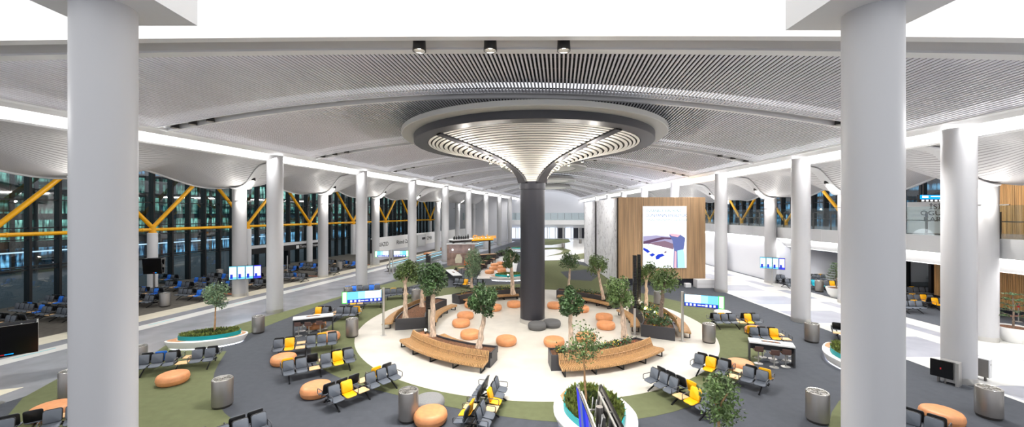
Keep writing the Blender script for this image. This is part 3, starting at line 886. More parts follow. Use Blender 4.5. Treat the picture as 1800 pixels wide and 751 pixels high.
for k,m_ in (('k','pad_black'),('y','pad_yellow'),('b','pad_blue'),('c','pad_turquoise')):
    SEAT[k] = seat_mb.mesh('seat_'+k, m_, 50)
    BACK[k] = recl(back_mb, .20, .28, .22).mesh('back_'+k, m_, 50)
    SHELL[k] = recl(back_mb, .225, .285, .22, 1.06, .025).mesh('shell_'+k, 'shell_black' if k == 'k' else m_, 50)
mb = MB(); mb.pad(rrect(.47,.46,.03,2), -.015, .02, .006); SLAB = mb.mesh('slab','table_wood',40)
mb = MB(); mb.tube([(0,.17,-.04),(0,.2,.16),(0,.17,.2),(0,-.17,.2),(0,-.21,.16),(0,-.2,.0),(0,-.05,-.05)], .017, 6); ARM = mb.mesh('arm','arm_grey',60)
mb = MB(); mb.beam((0,-.62,.03),(0,-.08,.30),.045,.05); mb.beam((0,.62,.03),(0,.08,.30),.045,.05); mb.box(-.035,.035,-.14,.14,.26,.38); mb.cyl((0,-.62,0),(0,-.62,.035),.04,.04,10); mb.cyl((0,.62,0),(0,.62,.035),.04,.04,10)
LEG = mb.mesh('leg','leg_black',40)
mb = MB(); mb.beam((0,-.45,.36),(0,.45,.36),.04,.05); mb.box(-.03,.03,-.55,-.35,.36,.40); mb.box(-.03,.03,.35,.55,.36,.40); BRACK = mb.mesh('bracket','leg_black',40)
PT = .53
BEAMM = {}
def beam_mesh(n):
    if n not in BEAMM:
        mb = MB(); L_ = n*PT/2-.05
        mb.box(-L_,L_,-.10,-.04,.30,.36); mb.box(-L_,L_,.04,.10,.30,.36); BEAMM[n] = mb.mesh('beam','leg_black',40)
    return BEAMM[n]
def bench(name, label, group, center, ang, front, back):
    n = len(front); t = thing(name, label, 'seating', center, ang, group)
    O('beam', beam_mesh(n), t)
    lx = [-(n/2)*PT+.28, (n/2)*PT-.28] + ([0.0] if n > 4 else [])
    for x in lx: O('leg', LEG, t, (x,0,0))
    for side, pat in ((0,front),(1,back)):
        rz = 0 if side == 0 else PI
        for i,k in enumerate(pat):
            if k == '.': continue
            x = (i-(n-1)/2)*PT; y = -.43 if side == 0 else .43
            if k == 't': O('table_slab', SLAB, t, (x,y,.43), rz)
            else:
                s = O('seat', SEAT[k], t, (x,y,.44), rz)
                b = O('backrest', BACK[k], t, (x,y,.44), rz); O('back_shell', SHELL[k], b)
                if k == 'y': b['label'] = 'yellow backrest'
                if k == 'b': b['label'] = 'blue backrest'
        ti = pat.find('t') if 't' in pat else None
        ends = [-(n/2)*PT, (n/2)*PT]
        if ti is not None: ends += [(ti-n/2)*PT, (ti+1-n/2)*PT]
        for x in sorted(set(round(e,3) for e in ends)):
            y = -.43 if side == 0 else .43
            O('armrest', ARM, t, (x*.995,y,.47), rz)
    for i in range(n): O('bracket', BRACK, t, ((i-(n-1)/2)*PT,0,0))
    return t
def bench_px(label, p0, p1, front, back, group='beam seating on the carpet', zs=.44):
    a = Vector(G(*p0, zs)); b = Vector(G(*p1, zs)); d = (b-a); ang = math.atan2(d.y,d.x); d.normalize()
    nrm = Vector((d.y,-d.x)); mid = (a+b)/2 - nrm*.43
    return bench('beam_seating', label, group, (mid.x,mid.y), ang, front, back)
# pouffes
def pouffe_mesh(m_):
    mb = MB(); pr = [(0,0),(.50,0),(.555,.03),(.60,.10),(.625,.22),(.622,.225),(.625,.23),(.605,.34),(.56,.41),(.48,.445),(.3,.455),(0,.457)]
    mb.lathe(pr, 40); return mb.mesh('pouffe', m_, 35)
PF = {k: pouffe_mesh(k) for k in ('leather','felt_grey','felt_pale','felt_dark')}
def pouffe(p, label, group, m_='leather', s=1.0, sxy=(1,1), rz=0):
    t = O('pouffe', PF[m_], None, (p[0],p[1],.005), rz); t.scale = (s*sxy[0], s*sxy[1], s); return tag(t, label, 'pouffe', group)
# litter bins
mb = MB(); mb.lathe([(.37,.10),(.37,1.10),(.36,1.12)], 40); BINB = mb.mesh('bin_body','steel',40)
mb = MB(); mb.lathe([(.33,0),(.34,.02),(.34,.11),(.31,.11)], 32); BINF = mb.mesh('bin_foot','steel_dark',40)
mb = MB(); mb.lathe([(.36,1.12),(.345,1.135),(.30,1.13),(.29,1.09),(0,1.09)], 40); mb.box(-.02,.02,-.29,.29,1.085,1.125); mb.box(-.29,.29,-.02,.02,1.085,1.125)
mb.lathe([(.0,1.10),(.10,1.10),(.10,1.13),(.07,1.13),(.07,1.105)], 20, c=(.14,.14,0)); mb.lathe([(.0,1.10),(.10,1.10),(.10,1.13),(.07,1.13),(.07,1.105)], 20, c=(-.14,-.14,0)); BINL = mb.mesh('bin_lid','steel_lid',40)
def bin_(p, label, s=1.0):
    t = thing('litter_bin', label, 'bin', p, 0, 'steel litter bins'); t.scale = (s,s,s)
    O('body', BINB, t); O('foot', BINF, t); O('lid', BINL, t); return t
# curved timber benches
def curved_bench(name, label, az0, az1, r_in, r_out, backrest, facing_out, group):
    """lamella bench along an arc of the seating circle"""
    t = thing(name, label, 'bench', (0,0,0), 0, group)
    rm = (r_in+r_out)/2; n = int(abs(R(az1-az0))*rm/.082)
    mb = MB(); bk = MB()
    for i in range(n+1):
        az = az0+(az1-az0)*i/n; w_ = .024/rm
        def pt(r, z, s): 
            x,y = POL(az+math.degrees(s*w_), r); return (x,y,z)
        rf, rb = (r_out, r_in) if facing_out else (r_in, r_out)
        sg = 1 if rf > rb else -1
        prof = [(rb,.36),(rf-sg*.10,.33),(rf-sg*.02,.30),(rf,.36),(rf-sg*.03,.43),(rf-sg*.10,.455),(rb+sg*.25,.43),(rb,.44)]
        q = [pt(r,z,-1) for r,z in prof]+[pt(r,z,1) for r,z in prof]; k = len(prof)
        mb.add(q, [tuple(range(k)), tuple(range(2*k-1,k-1,-1))]+[(j,(j+1)%k,k+(j+1)%k,k+j) for j in range(k)])
        if backrest:
            prof = [(rb+sg*.02,.36),(rb+sg*.06,.44),(rb-sg*.02,.62),(rb-sg*.10,.86),(rb-sg*.15,.88),(rb-sg*.16,.84),(rb-sg*.08,.62),(rb-sg*.05,.40)]
            q = [pt(r,z,-1) for r,z in prof]+[pt(r,z,1) for r,z in prof]
            bk.add(q, [tuple(range(k)), tuple(range(2*k-1,k-1,-1))]+[(j,(j+1)%k,k+(j+1)%k,k+j) for j in range(k)])
    # carrier rails hold the lamellas together
    for r in (rm-.18, rm+.18):
        pts = [POL(az0+(az1-az0)*i/24, r)+(.345,) for i in range(25)]; mb.tube(pts, .02, 6)
    O('seat', mb.mesh('lamellas','bench_wood'), t)
    if backrest:
        pts = [POL(az0+(az1-az0)*i/24, (r_in if facing_out else r_out)+(.0))+(.62,) for i in range(25)]
        bk.tube(pts, .018, 6); O('backrest', bk.mesh('lamellas','bench_wood'), t)
    for i in range(5):
        az = az0+(az1-az0)*(.02+.96*i/4); a = POL(az, r_in+.12); b = POL(az, r_out-.08); l_ = MB()
        l_.beam(a+(.03,), b+(.03,), .06, .05); l_.beam(a+(.02,), a+(.36,), .06, .05); l_.beam(b+(.02,), b+(.34,), .06, .05); l_.beam(a+(.34,), b+(.34,), .06, .04)
        O('leg', l_.mesh('leg','leg_black'), t)
    return t
def planter(label, az0, az1, rin0, rin1, rout0, rout1, h, group, soil=True):
    t = thing('planter', label, 'planter', (0,0,0), 0, group); n = 22
    def ring(off): 
        da = math.degrees(off/8.5)
        o = [POL(az0+da+(az1-az0-2*da)*i/n, (rout0+(rout1-rout0)*i/n)-off) for i in range(n+1)]
        i_ = [POL(az0+da+(az1-az0-2*da)*i/n, (rin0+(rin1-rin0)*i/n)+off) for i in range(n+1)]
        return o+i_[::-1]
    A = ring(0); B = ring(.07); k = len(A); mb = MB()
    vs = [p+(0,) for p in A]+[p+(h,) for p in A]+[p+(h,) for p in B]+[p+(h-.3,) for p in B]
    fs = []
    for q in range(3):
        for i in range(k): fs.append((q*k+i,q*k+(i+1)%k,(q+1)*k+(i+1)%k,(q+1)*k+i))
    mb.add(vs, fs); O('trough', mb.mesh('trough','planter_dark',25), t)
    mb = MB(); nn = 40; m_ = 6; vs = []
    for j in range(m_+1):
        for i in range(nn+1):
            f = i/nn; da = math.degrees(.06/8.5); ri = rin0+(rin1-rin0)*f+.06; ro = rout0+(rout1-rout0)*f-.06
            e = j/m_; b_ = math.sin(PI*e)*math.sin(PI*f)
            vs.append(POL(az0+da+(az1-az0-2*da)*f, ri+(ro-ri)*e)+(h-.10+.07*b_+random.uniform(-.015,.015),))
    mb.add(vs, [(j*(nn+1)+i,j*(nn+1)+i+1,(j+1)*(nn+1)+i+1,(j+1)*(nn+1)+i) for j in range(m_) for i in range(nn)])
    O('soil', mb.mesh('soil','soil',180), t)
    return t
# leaves
def leafquad(mb, p, size, rng, mi=0, up=.3, asp=.5):
    d = Vector((rng.gauss(0,1),rng.gauss(0,1),rng.gauss(0,1)+up)); d.normalize()
    a = d.orthogonal().normalized(); a = (Matrix.Rotation(rng.uniform(0,2*PI),3,d) @ a); b = d.cross(a)
    l_ = size; w_ = size*asp
    q = [p-a*l_/2, p+b*w_/2-d*.02*l_, p+a*l_/2, p-b*w_/2-d*.02*l_]
    mb.add(q, [(0,1,2,3)], mi)
def tree(label, base, ztop, zbot, r, seed, trunk='bark', leafm='leaf', tr=.17, lean=(0,0), n=2300, lsize=.17, group='trees in the round planters', soil=0., dens=9, name='tree'):
    rng = random.Random(seed); t = thing(name, label, 'tree', (base[0],base[1],soil), 0, group)
    zt = ztop-soil; zb = zbot-soil; H_ = zt-zb; cz = zb+H_*.5
    mb = MB(); k = 7; pts = []; rs = []
    zfork = zb+H_*.22
    for i in range(k+1):
        f = i/k; pts.append((lean[0]*f+rng.uniform(-.035,.035)*(0<i<k)*tr/.17, lean[1]*f+rng.uniform(-.035,.035)*(0<i<k)*tr/.17, zfork*f-.05))
        rs.append(tr*(1.35 if i == 0 else 1-.38*f)*rng.uniform(.93,1.07))
    mb.tube(pts, rs, 10)
    tops = []
    for j in range(4):
        a = 2*PI*j/4+rng.uniform(-.4,.4); rr = r*rng.uniform(.35,.6)
        e = (lean[0]+math.cos(a)*rr, lean[1]+math.sin(a)*rr, cz+rng.uniform(.0,.25)*H_)
        m_ = ((pts[-1][0]+e[0])/2+rng.uniform(-.05,.05), (pts[-1][1]+e[1])/2, (pts[-1][2]*.45+e[2]*.55))
        mb.tube([pts[-1],m_,e], [tr*.52,tr*.34,tr*.1], 7); tops.append(e)
    O('trunk', mb.mesh('trunk',trunk,60), t)
    c = MB(); blobs = []
    for j in range(dens):
        a = rng.uniform(0,2*PI); e = rng.uniform(-.75,.85); rr = math.sqrt(max(0,1-e*e))*rng.uniform(.35,.72)
        blobs.append((Vector((lean[0]+math.cos(a)*rr*r, lean[1]+math.sin(a)*rr*r, cz+e*H_*.36)), rng.uniform(.36,.56)*r))
    blobs.append((Vector((lean[0],lean[1],cz)), r*.6))
    for i in range(n):
        b_,br = blobs[rng.randrange(len(blobs))]
        d = Vector((rng.gauss(0,1),rng.gauss(0,1),rng.gauss(0,1))).normalized()
        p = b_+d*br*(rng.random()**.42); p.z = max(zb+rng.uniform(-.05,.12), min(zt+rng.uniform(-.1,.03), b_.z+(p.z-b_.z)*min(1.15,H_/(2*r)+.25)))
        leafquad(c, p, lsize*rng.uniform(.7,1.25), rng)
    o = O('foliage', c.mesh('foliage',leafm), t)
    return t
def ground_cover(label, pts, z, seed, h=.28, n=500, flowers=.12, lsize=.12, mats=('leaf','blossom_yellow','blossom_red'), name='ground_cover', group='planting in the round planters'):
    rng = random.Random(seed); mb = MB()
    for i in range(n):
        x,y = pts[rng.randrange(len(pts))]
        p = Vector((x+rng.gauss(0,.16), y+rng.gauss(0,.16), z+rng.random()*h))
        q = rng.random(); mi = 0 if q > flowers else (1 if q < flowers*.6 else 2)
        leafquad(mb, p, lsize*rng.uniform(.7,1.3)*(1 if mi == 0 else .75), rng, mi, .8, .62)
    o = O(name, mb.mesh(name, list(mats))); return tag(o, label, 'plants', group, 'stuff')
# boat shaped planters with a teal rim and hedge
def boat_outline(l, w_, n=48, s=1.0, p=1.0, x0=0.):
    o = []
    for i in range(n):
        t = 2*PI*i/n; x = math.cos(t); y = math.sin(t)
        taper = 1-.38*max(0,-x)**1.3
        o.append((x0+x*l/2*s*p, y*w_/2*s*taper))
    return o
def boat(label, c, ang, l, w_, seed, name='planter_bench', n=3200, trim_left=False):
    rng = random.Random(seed); t = thing(name, label, 'planter', c, ang, 'boat-shaped planters')
    mb = MB(); A0 = boat_outline(l*.90,w_*.88); A = boat_outline(l,w_); B = boat_outline(l*.97,w_*.96); k = len(A)
    vs = [p_+(.05,) for p_ in A0]+[p_+(.40,) for p_ in A]+[p_+(.46,) for p_ in A]+[p_+(.47,) for p_ in B]
    mb.add(vs, [(q*k+i,q*k+(i+1)%k,(q+1)*k+(i+1)%k,(q+1)*k+i) for q in range(3) for i in range(k)]+[tuple(range(3*k,4*k))])
    O('shell', mb.mesh('shell','boat_white',40), t)
    mb = MB(); mb.prism(boat_outline(l*.86,w_*.84), .0, .06); O('underglow_strip', mb.mesh('ug','underglow'), t)
    # timber seat insets at both ends
    for sg in (-1,1):
        mb = MB(); P_ = [p_ for p_ in boat_outline(l*.95,w_*.90,96) if p_[0]*sg > l*.27]
        inn = boat_outline(l*.79,w_*.76,96,x0=l*.03); inn = [p_ for p_ in inn if p_[0]*sg > l*.20]
        a_ = sorted(P_, key=lambda p_: math.atan2(p_[1],p_[0]*sg)); b_ = sorted(inn, key=lambda p_: math.atan2(p_[1],p_[0]*sg))
        m_ = 20; vs = []
        for i in range(m_+1):
            pa = a_[int(i*(len(a_)-1)/m_)]; pb = b_[int(i*(len(b_)-1)/m_)]; vs += [pa+(.480,), pb+(.480,)]
        mb.add(vs, [(2*i,2*i+2,2*i+3,2*i+1) for i in range(m_)]); O('timber_inset', mb.mesh('inset','boat_wood'), t)
    T_ = boat_outline(l*.76,w_*.74,48,x0=l*.03); k = len(T_); T2 = boat_outline(l*.74,w_*.71,48,x0=l*.03)
    mb = MB(); mb.add([p_+(.46,) for p_ in T_]+[p_+(.70,) for p_ in T_]+[p_+(.70,) for p_ in T2]+[p_+(.45,) for p_ in T2], [(q*k+i,q*k+(i+1)%k,(q+1)*k+(i+1)%k,(q+1)*k+i) for q in range(3) for i in range(k)])
    O('teal_rim', mb.mesh('rim','teal',40), t)
    mb = MB(); mb.prism(T2,.46,.62); O('soil', mb.mesh('soil','soil'), t)
    h_ = MB()
    for i in range(n):
        a = rng.uniform(0,2*PI); rr = math.sqrt(rng.random())*.97; x = math.cos(a)*rr; y = math.sin(a)*rr
        tp = 1-.38*max(0,-x)**1.3
        p_ = Vector((l*.03+x*l*.37, y*w_*.355*tp, .60)); hh = rng.uniform(.10,.30); an = rng.uniform(0,2*PI); wd = rng.uniform(.022,.04)
        tip = p_+Vector((rng.gauss(0,.07),rng.gauss(0,.07),hh)); sd = Vector((math.cos(an),math.sin(an),0))*wd
        mid = (p_+tip)/2+Vector((0,0,.03))
        h_.add([p_,mid+sd,tip,mid-sd],[(0,1,2,3)], 0 if (rr > .55 or rng.random() < .35) else 1)
    hd = O('hedge', h_.mesh('hedge',['hedge','hedge_dark']), t); hd['kind'] = 'stuff'
    return t
# stools and bar tables
mb = MB(); mb.lathe([(0,0),(.21,0),(.21,.012),(.03,.03),(.03,.66),(0,.66)], 24); mb.lathe([(.17,.28),(.185,.29),(.17,.30),(.155,.29),(.17,.28)], 20); mb.beam((-.17,0,.29),(.17,0,.29),.02,.015); STP = mb.mesh('stool_post','steel_pale',40)
mb = MB(); mb.pad(rrect(.40,.38,.06,4), .66, .73, .02); mb.box(-.19,.19,.15,.19,.70,.92); STS = mb.mesh('stool_seat','stool_brown',40)
def stool(p, rz, label, group):
    t = thing('bar_stool', label, 'stool', p, rz, group); O('pedestal', STP, t); O('seat', STS, t); return t
def bar_table(label, a, b, depth, name='bar_table'):
    a = Vector(a); b = Vector(b); d = (b-a); l_ = d.length; ang = math.atan2(d.y,d.x); d.normalize(); nr = Vector((-d.y,d.x)); c = (a+b)/2+nr*depth/2
    t = thing(name, label, 'table', (c.x,c.y), ang, 'bar tables with stools')
    mb = MB(); mb.box(-l_/2,l_/2,-depth/2,depth/2,1.0,1.07); O('top', mb.mesh('top','top_white'), t)
    for s in (-1,1):
        mb = MB(); mb.box(s*l_/2-(.06 if s > 0 else 0), s*l_/2+(0 if s > 0 else .06), -depth/2, depth/2, 0, 1.0); O('side_panel', mb.mesh('side','table_dark'), t)
    mb = MB(); mb.box(-l_/2+.06,l_/2-.06,-.03,.03,.62,1.0); O('modesty_panel', mb.mesh('mod','table_dark'), t)
    mb = MB(); mb.box(-.42,.42,-.1,.1,1.07,1.085); O('socket_tray', mb.mesh('tray','steel_dark'), t)
    for i in range(3):
        mb = MB(); mb.cbox((-.26+.26*i,0,1.092),.17,.12,.018); O('socket', mb.mesh('sk','outlet_brown'), t)
    return t
# information totems
def totem(label, post, end, ztop, h, group='information totems', flip=False):
    P0 = Vector(post); E = Vector(end); d = E-P0; l_ = d.length; ang = math.atan2(d.y,d.x)
    t = thing('information_totem', label, 'sign', post, ang, group)
    mb = MB(); mb.cyl((0,0,0),(0,0,ztop+.1),.075,.075,16); O('post', mb.mesh('post','steel_pale',40), t)
    mb = MB(); mb.lathe([(.2,0),(.2,.02),(.08,.03)],20); O('base_plate', mb.mesh('bp','steel_pale',40), t)
    z0 = ztop-h; sg = 1 if not flip else -1      # sg: local side that faces the eye
    mb = MB(); mb.box(.1,l_,-.06,.06,z0,ztop); O('panel_case', mb.mesh('case','screen_black'), t)
    f = -.062 if sg > 0 else .062; e = -.004 if sg > 0 else .004
    def face(x0,x1,za,zb,m_,o_=0,nm='screen'):
        mb = MB(); mb.box(x0,x1,f+e*o_,f+e*(o_+1),za,zb); return O(nm, mb.mesh(nm,m_), scr if nm != 'screen' else t)
    scr = None
    scr = face(.12,l_-.30,z0+.02,ztop-.02,'screen_sky')
    face(.14,l_*.45,z0+h*.33,ztop-.03,'screen_white',1,'flight_list'); face(l_*.45,l_*.62,z0+h*.36,ztop-.05,'screen_aqua',1,'map_field')
    face(.12,l_-.30,z0+.02,z0+h*.30,'screen_blue',1,'pictogram_band')
    for i in range(8):
        if i in (3,4): face(.2+i*(l_-.55)/8,.2+(i+.8)*(l_-.55)/8,z0+h*.12,z0+h*.20,'screen_white',2,'text_line')
        else: face(.2+i*(l_-.55)/8,.2+(i+.5)*(l_-.55)/8,z0+h*.07,z0+h*.25,'screen_white',2,'pictogram')
    face(l_-.26,l_-.04,z0+.05,ztop-.03,'screen_white',1,'gate_mark'); face(l_-.30,l_,z0+.0,ztop,'sign_green',0,'end_light')
    return t
def screens4(label, c, ang, z0, z1, pole, group='four-screen displays', w_=2.5):
    t = thing('screen_bank', label, 'screen', pole, ang, group)
    off = (Vector(c)-Vector(pole)); M_ = Matrix.Rotation(-ang,2); o = M_@off
    mb = MB(); mb.cyl((0,0,0),(0,0,z1),.07,.07,14); mb.lathe([(.2,0),(.2,.02),(.07,.03)],18); O('pole', mb.mesh('pole','steel_pale',40), t)
    mb = MB(); mb.box(o.x-.4,o.x+.4,min(0,o.y+.05),max(0,o.y+.05),(z0+z1)/2-.05,(z0+z1)/2+.05); O('arm', mb.mesh('arm','steel_dark'), t)
    for i in range(4):
        x0 = o.x-w_/2+i*w_/4
        mb = MB(); mb.box(x0+.01,x0+w_/4-.01,o.y-.05,o.y+.05,z0,z1); s = O('screen', mb.mesh('scr','screen_black'), t)
        mb = MB(); mb.box(x0+.03,x0+w_/4-.03,o.y-.055,o.y-.05,z0+.03,z1-.03); p_ = O('picture', mb.mesh('pic','screen_sky' if i < 3 else 'screen_deep'), s)
        mb = MB(); mb.box(x0+.06,x0+w_/4-.06,o.y-.06,o.y-.055,z0+.25,z1-.12); mb.box(x0+.10,x0+.3,o.y-.064,o.y-.06,z0+.10,z0+.5,1); O('picture_field', mb.mesh('pf',['screen_white','screen_blue']), s)
    return t
def vee_display(label, c, ang, w_, z0, z1, pole_h, on='black', name='display_stand', spread=.42):
    """two large screens back to back, leaning apart at the top, on a steel post"""
    t = thing(name, label, 'screen', c, ang, 'double display stands')
    mb = MB(); mb.cyl((0,0,0),(0,0,pole_h),.085,.085,20); mb.lathe([(.28,0),(.28,.02),(.09,.04)],24); O('post', mb.mesh('post','steel',40), t)
    for sg in (-1,1):
        s = MB(); th = .06; yt = sg*spread; yb = sg*.2
        vs = []
        for x in (-w_/2,w_/2):
            vs += [(x,yb-sg*0,z0),(x,yb+sg*th,z0),(x,yt+sg*th,z1),(x,yt,z1)]
        s.add(vs, [(0,1,2,3),(7,6,5,4),(0,4,5,1),(1,5,6,2),(2,6,7,3),(3,7,4,0)]); sc_ = O('screen_case', s.mesh('case','screen_black'), t)
        e = .008; f0 = lambda k: (yb+sg*(th+e))+(yt-yb)*k
        nx = 6
        if on == 'blue':
            fmb = MB()
            for i in range(nx):
                xa = -w_/2+.04+(w_-.08)*i/nx; xb = -w_/2+.04+(w_-.08)*(i+1)/nx
                fmb.poly([(xa,f0(.03),z0+(z1-z0)*.03),(xb,f0(.03),z0+(z1-z0)*.03),(xb,f0(.97),z0+(z1-z0)*.97),(xa,f0(.97),z0+(z1-z0)*.97)], i%3)
            O('picture', fmb.mesh('pic',['screen_deep','screen_steel','screen_blue']), sc_)
        else:
            fmb = MB(); fmb.poly([(w_*.02,f0(.06),z0+(z1-z0)*.06),(w_*.12,f0(.06),z0+(z1-z0)*.06),(w_*.12,f0(.09),z0+(z1-z0)*.09),(w_*.02,f0(.09),z0+(z1-z0)*.09)],0)
            fmb.poly([(w_*.12,f0(.06),z0+(z1-z0)*.06),(w_*.22,f0(.06),z0+(z1-z0)*.06),(w_*.22,f0(.09),z0+(z1-z0)*.09),(w_*.12,f0(.09),z0+(z1-z0)*.09)],1)
            O('logo_mark', fmb.mesh('logo',['red','sign_blue']), sc_)
        # open back frame with struts
        mb = MB()
        for x in (-w_*.3,0,w_*.3): mb.beam((x,yb,z0+.1),(x,yt-sg*.03,z1-.1),.05,.04)
        mb.beam((-w_*.45,yt-sg*.06,z1-.15),(w_*.45,yt-sg*.06,z1-.15),.05,.05); mb.beam((-w_*.45,yb-sg*.03,z0+.3),(w_*.45,yb-sg*.03,z0+.3),.05,.05)
        for i in range(4):
            x = -w_*.4+i*w_*.22; mb.cbox((x+.2,(yb+yt)/2-sg*.1,z0+.6+.12*(i%2)),.22,.08,.28)
        O('back_frame', mb.mesh('bf','steel_pale'), sc_)
    for x in (-w_/2+.02,w_/2-.02):
        mb = MB(); (mb.beam((x,-spread,z1-.04),(x,spread,z1-.04),.05,.05) if on == 'black' else mb.beam((x,-.25,z0+.5),(x,.25,z0+.5),.04,.04)); mb.beam((x,-.2,z0+.02),(x,.2,z0+.02),.05,.05); mb.beam((x,-spread,z1),(x,-.2,z0),.05,.05); mb.beam((x,spread,z1),(x,.2,z0),.05,.05); O('end_frame', mb.mesh('ef','steel_pale'), t)
    rng = random.Random(5)
    for i in range(7):
        x = rng.uniform(-w_*.35,w_*.35); zc = z0+.55+rng.uniform(0,.4); r_ = rng.uniform(.15,.3)
        mb = MB(); mb.tube([(x+math.cos(a/8*PI)*r_, -.1+.22*a/8, zc+math.sin(a/8*PI)*r_) for a in range(9)], .012, 6); O('cable', mb.mesh('cable','cable_grey',60), t)
    return t
# ================================================================== ROUND SEATING ISLAND
random.seed(11)
PH = .78
planter('dark planter behind the right slatted backrest bench at the front of the circle', 10, 50, 7.7, 8.1, 8.8, 8.75, PH, 'planters round the circle')
planter('dark planter behind the left slatted backrest bench at the front of the circle', -10, -50, 7.7, 8.1, 8.8, 8.75, PH, 'planters round the circle')
planter('wide dark planter on the right of the circle, full of flowering plants', 70, 112, 7.5, 7.8, 9.5, 8.9, PH, 'planters round the circle')
planter('wide dark planter on the left of the circle, with bare brown soil', -70, -112, 7.5, 7.8, 9.5, 8.9, PH, 'planters round the circle')
planter('dark planter at the back right of the circle behind the dark column', 124, 168, 7.9, 7.9, 8.9, 8.9, PH, 'planters round the circle')
planter('dark planter at the back left of the circle beside the dark column', -124, -168, 7.9, 7.9, 8.9, 8.9, PH, 'planters round the circle')
G1 = 'slatted timber benches round the circle'
curved_bench('curved_bench', 'long slatted timber bench with backrest, front right of the circle', 12.5, 52, 8.95, 9.65, True, True, G1)
curved_bench('curved_bench', 'long slatted timber bench with backrest, front left of the circle', -10.5, -49.5, 8.95, 9.65, True, True, G1)
curved_bench('curved_bench', 'backless timber bench inside the circle along the front right planter', 12, 46, 6.95, 7.55, False, False, G1)
curved_bench('curved_bench', 'backless timber bench inside the circle along the front left planter', -12, -46, 6.95, 7.55, False, False, G1)
curved_bench('curved_bench', 'backless timber bench inside the circle along the right flowering planter', 76, 112, 6.75, 7.35, False, False, G1)
curved_bench('curved_bench', 'backless timber bench inside the circle along the left bare-soil planter', -72, -112, 6.75, 7.35, False, False, G1)
curved_bench('curved_bench', 'timber bench with backrest on the outer side of the right flowering planter', 75, 112, 9.75, 10.4, True, True, G1)
curved_bench('curved_bench', 'timber bench with backrest on the outer side of the left bare-soil planter', -72, -112, 9.75, 10.4, True, True, G1)
curved_bench('curved_bench', 'backless timber bench along the back right planter', 126, 166, 7.15, 7.75, False, False, G1)
curved_bench('curved_bench', 'backless timber bench along the back left planter', -126, -166, 7.15, 7.75, False, False, G1)
ZS = PH-.10
def px_tree(label, bx, by, ctop, cbot, cw, seed, soil=ZS, cxp=None, **k):
    b = G(bx, by, soil); Y = b[1]; lean = (((cxp if cxp else bx)-bx)/FPX*Y, 0)
    return tree(label, b, ZAT(ctop,Y), ZAT(cbot,Y), cw/2/FPX*Y, seed, lean=lean, soil=soil, **k)
px_tree('leafy tree with pale trunk at the front of the left bare-soil planter', 713,560,450,512,44,1, cxp=712, n=2600, leafm='leaf_light')
px_tree('tree with pale trunk at the back of the left bare-soil planter', 742,541,462,505,36,2, n=1500)
px_tree('big tree at the left end of the front left planter', 761,592,461,524,58,3, n=3200)
px_tree('dark leafy tree at the right end of the front left planter', 841.6,612,484,570,56,4, cxp=851, n=3400)
px_tree('grey-green round tree in the back left planter, left one', 829,505,434,496,46,5, leafm='leaf_grey', n=2600, tr=.14)
px_tree('small tree in the back left planter, just left of the dark column', 902,516,433,474,34,6, cxp=898, n=1800, tr=.2)
px_tree('small tree in the back right planter, just right of the dark column', 1000,503,442,478,36,7, cxp=1002, n=1500, tr=.13)
px_tree('slim tree in the right end of the back right planter', 1060.6,525,445,490,40,8, cxp=1052, n=1700, leafm='leaf_light', tr=.14)
px_tree('dark leafy tree in the left end of the front right planter', 1003,615,502,558,46,9, n=2600, tr=.16)
px_tree('spreading tree in the middle of the front right planter', 1099,592.6,484,545,60,10, cxp=1091, n=2500, leafm='leaf_light', tr=.18)
px_tree('tree at the back of the right flowering planter', 1136,543,452,508,38,12, n=1700, leafm='leaf_light', tr=.15)
px_tree('tree with dark trunk at the front of the right flowering planter', 1161,566,466,516,52,13, cxp=1166, n=2000, leafm='leaf_light', trunk='bark_dark', tr=.15)
def arcpts(a0, a1, r0, r1, n): return [POL(a0+(a1-a0)*random.random(), r0+(r1-r0)*random.random()) for _ in range(n)]
ground_cover('flowering ground plants filling the right planter', arcpts(73,108,7.85,9.1,90), ZS, 21, .36, 2600, .10, .15)
ground_cover('low flowering plants in the front right planter', arcpts(24,46,8.1,8.5,26)+arcpts(12,15,8.1,8.5,6), ZS, 22, .34, 800, .14)
ground_cover('low flowering plants in the back right planter', arcpts(127,165,8.2,8.6,24), ZS, 23, .36, 700, .12)
ground_cover('low flowering plants in the back left planter', arcpts(-128,-165,8.2,8.6,30), ZS, 24, .36, 900, .16)
# ground spikes with a lamp in the planters
sm = MB(); sm.lathe([(0,0),(.05,0),(.05,.16),(.08,.18),(.08,.26),(.06,.26)], 12); SPK = sm.mesh('spike','can_black',40)
sm = MB(); sm.lathe([(0,.07),(.05,.05),(.07,0),(.05,-.05),(0,-.07)], 12); SPB = sm.mesh('spike_bulb','spark')
for (px,py,lab,pw) in ((748,584,'glowing planter spotlight beside the big tree in the front left planter',1),(1134,546,'glowing planter spotlight at the back tree of the right planter',1),
                    (1150,553,'glowing planter spotlight among the plants of the right planter',1),(893,486,'bright spotlight in the teal planter left of the dark column',0)):
    p = G(px,py,.8); t = thing('planter_light', lab, 'lamp', (p[0],p[1],ZS-.05 if pw else .66), 0, 'planter spotlights')
    O('spike', SPK, t); O('bulb', SPB, t, (0,0,.30))
    point('planter_lamp', (p[0],p[1]-.12,(ZS if pw else .66)+.36), 25, .05, (1,.84,.6))
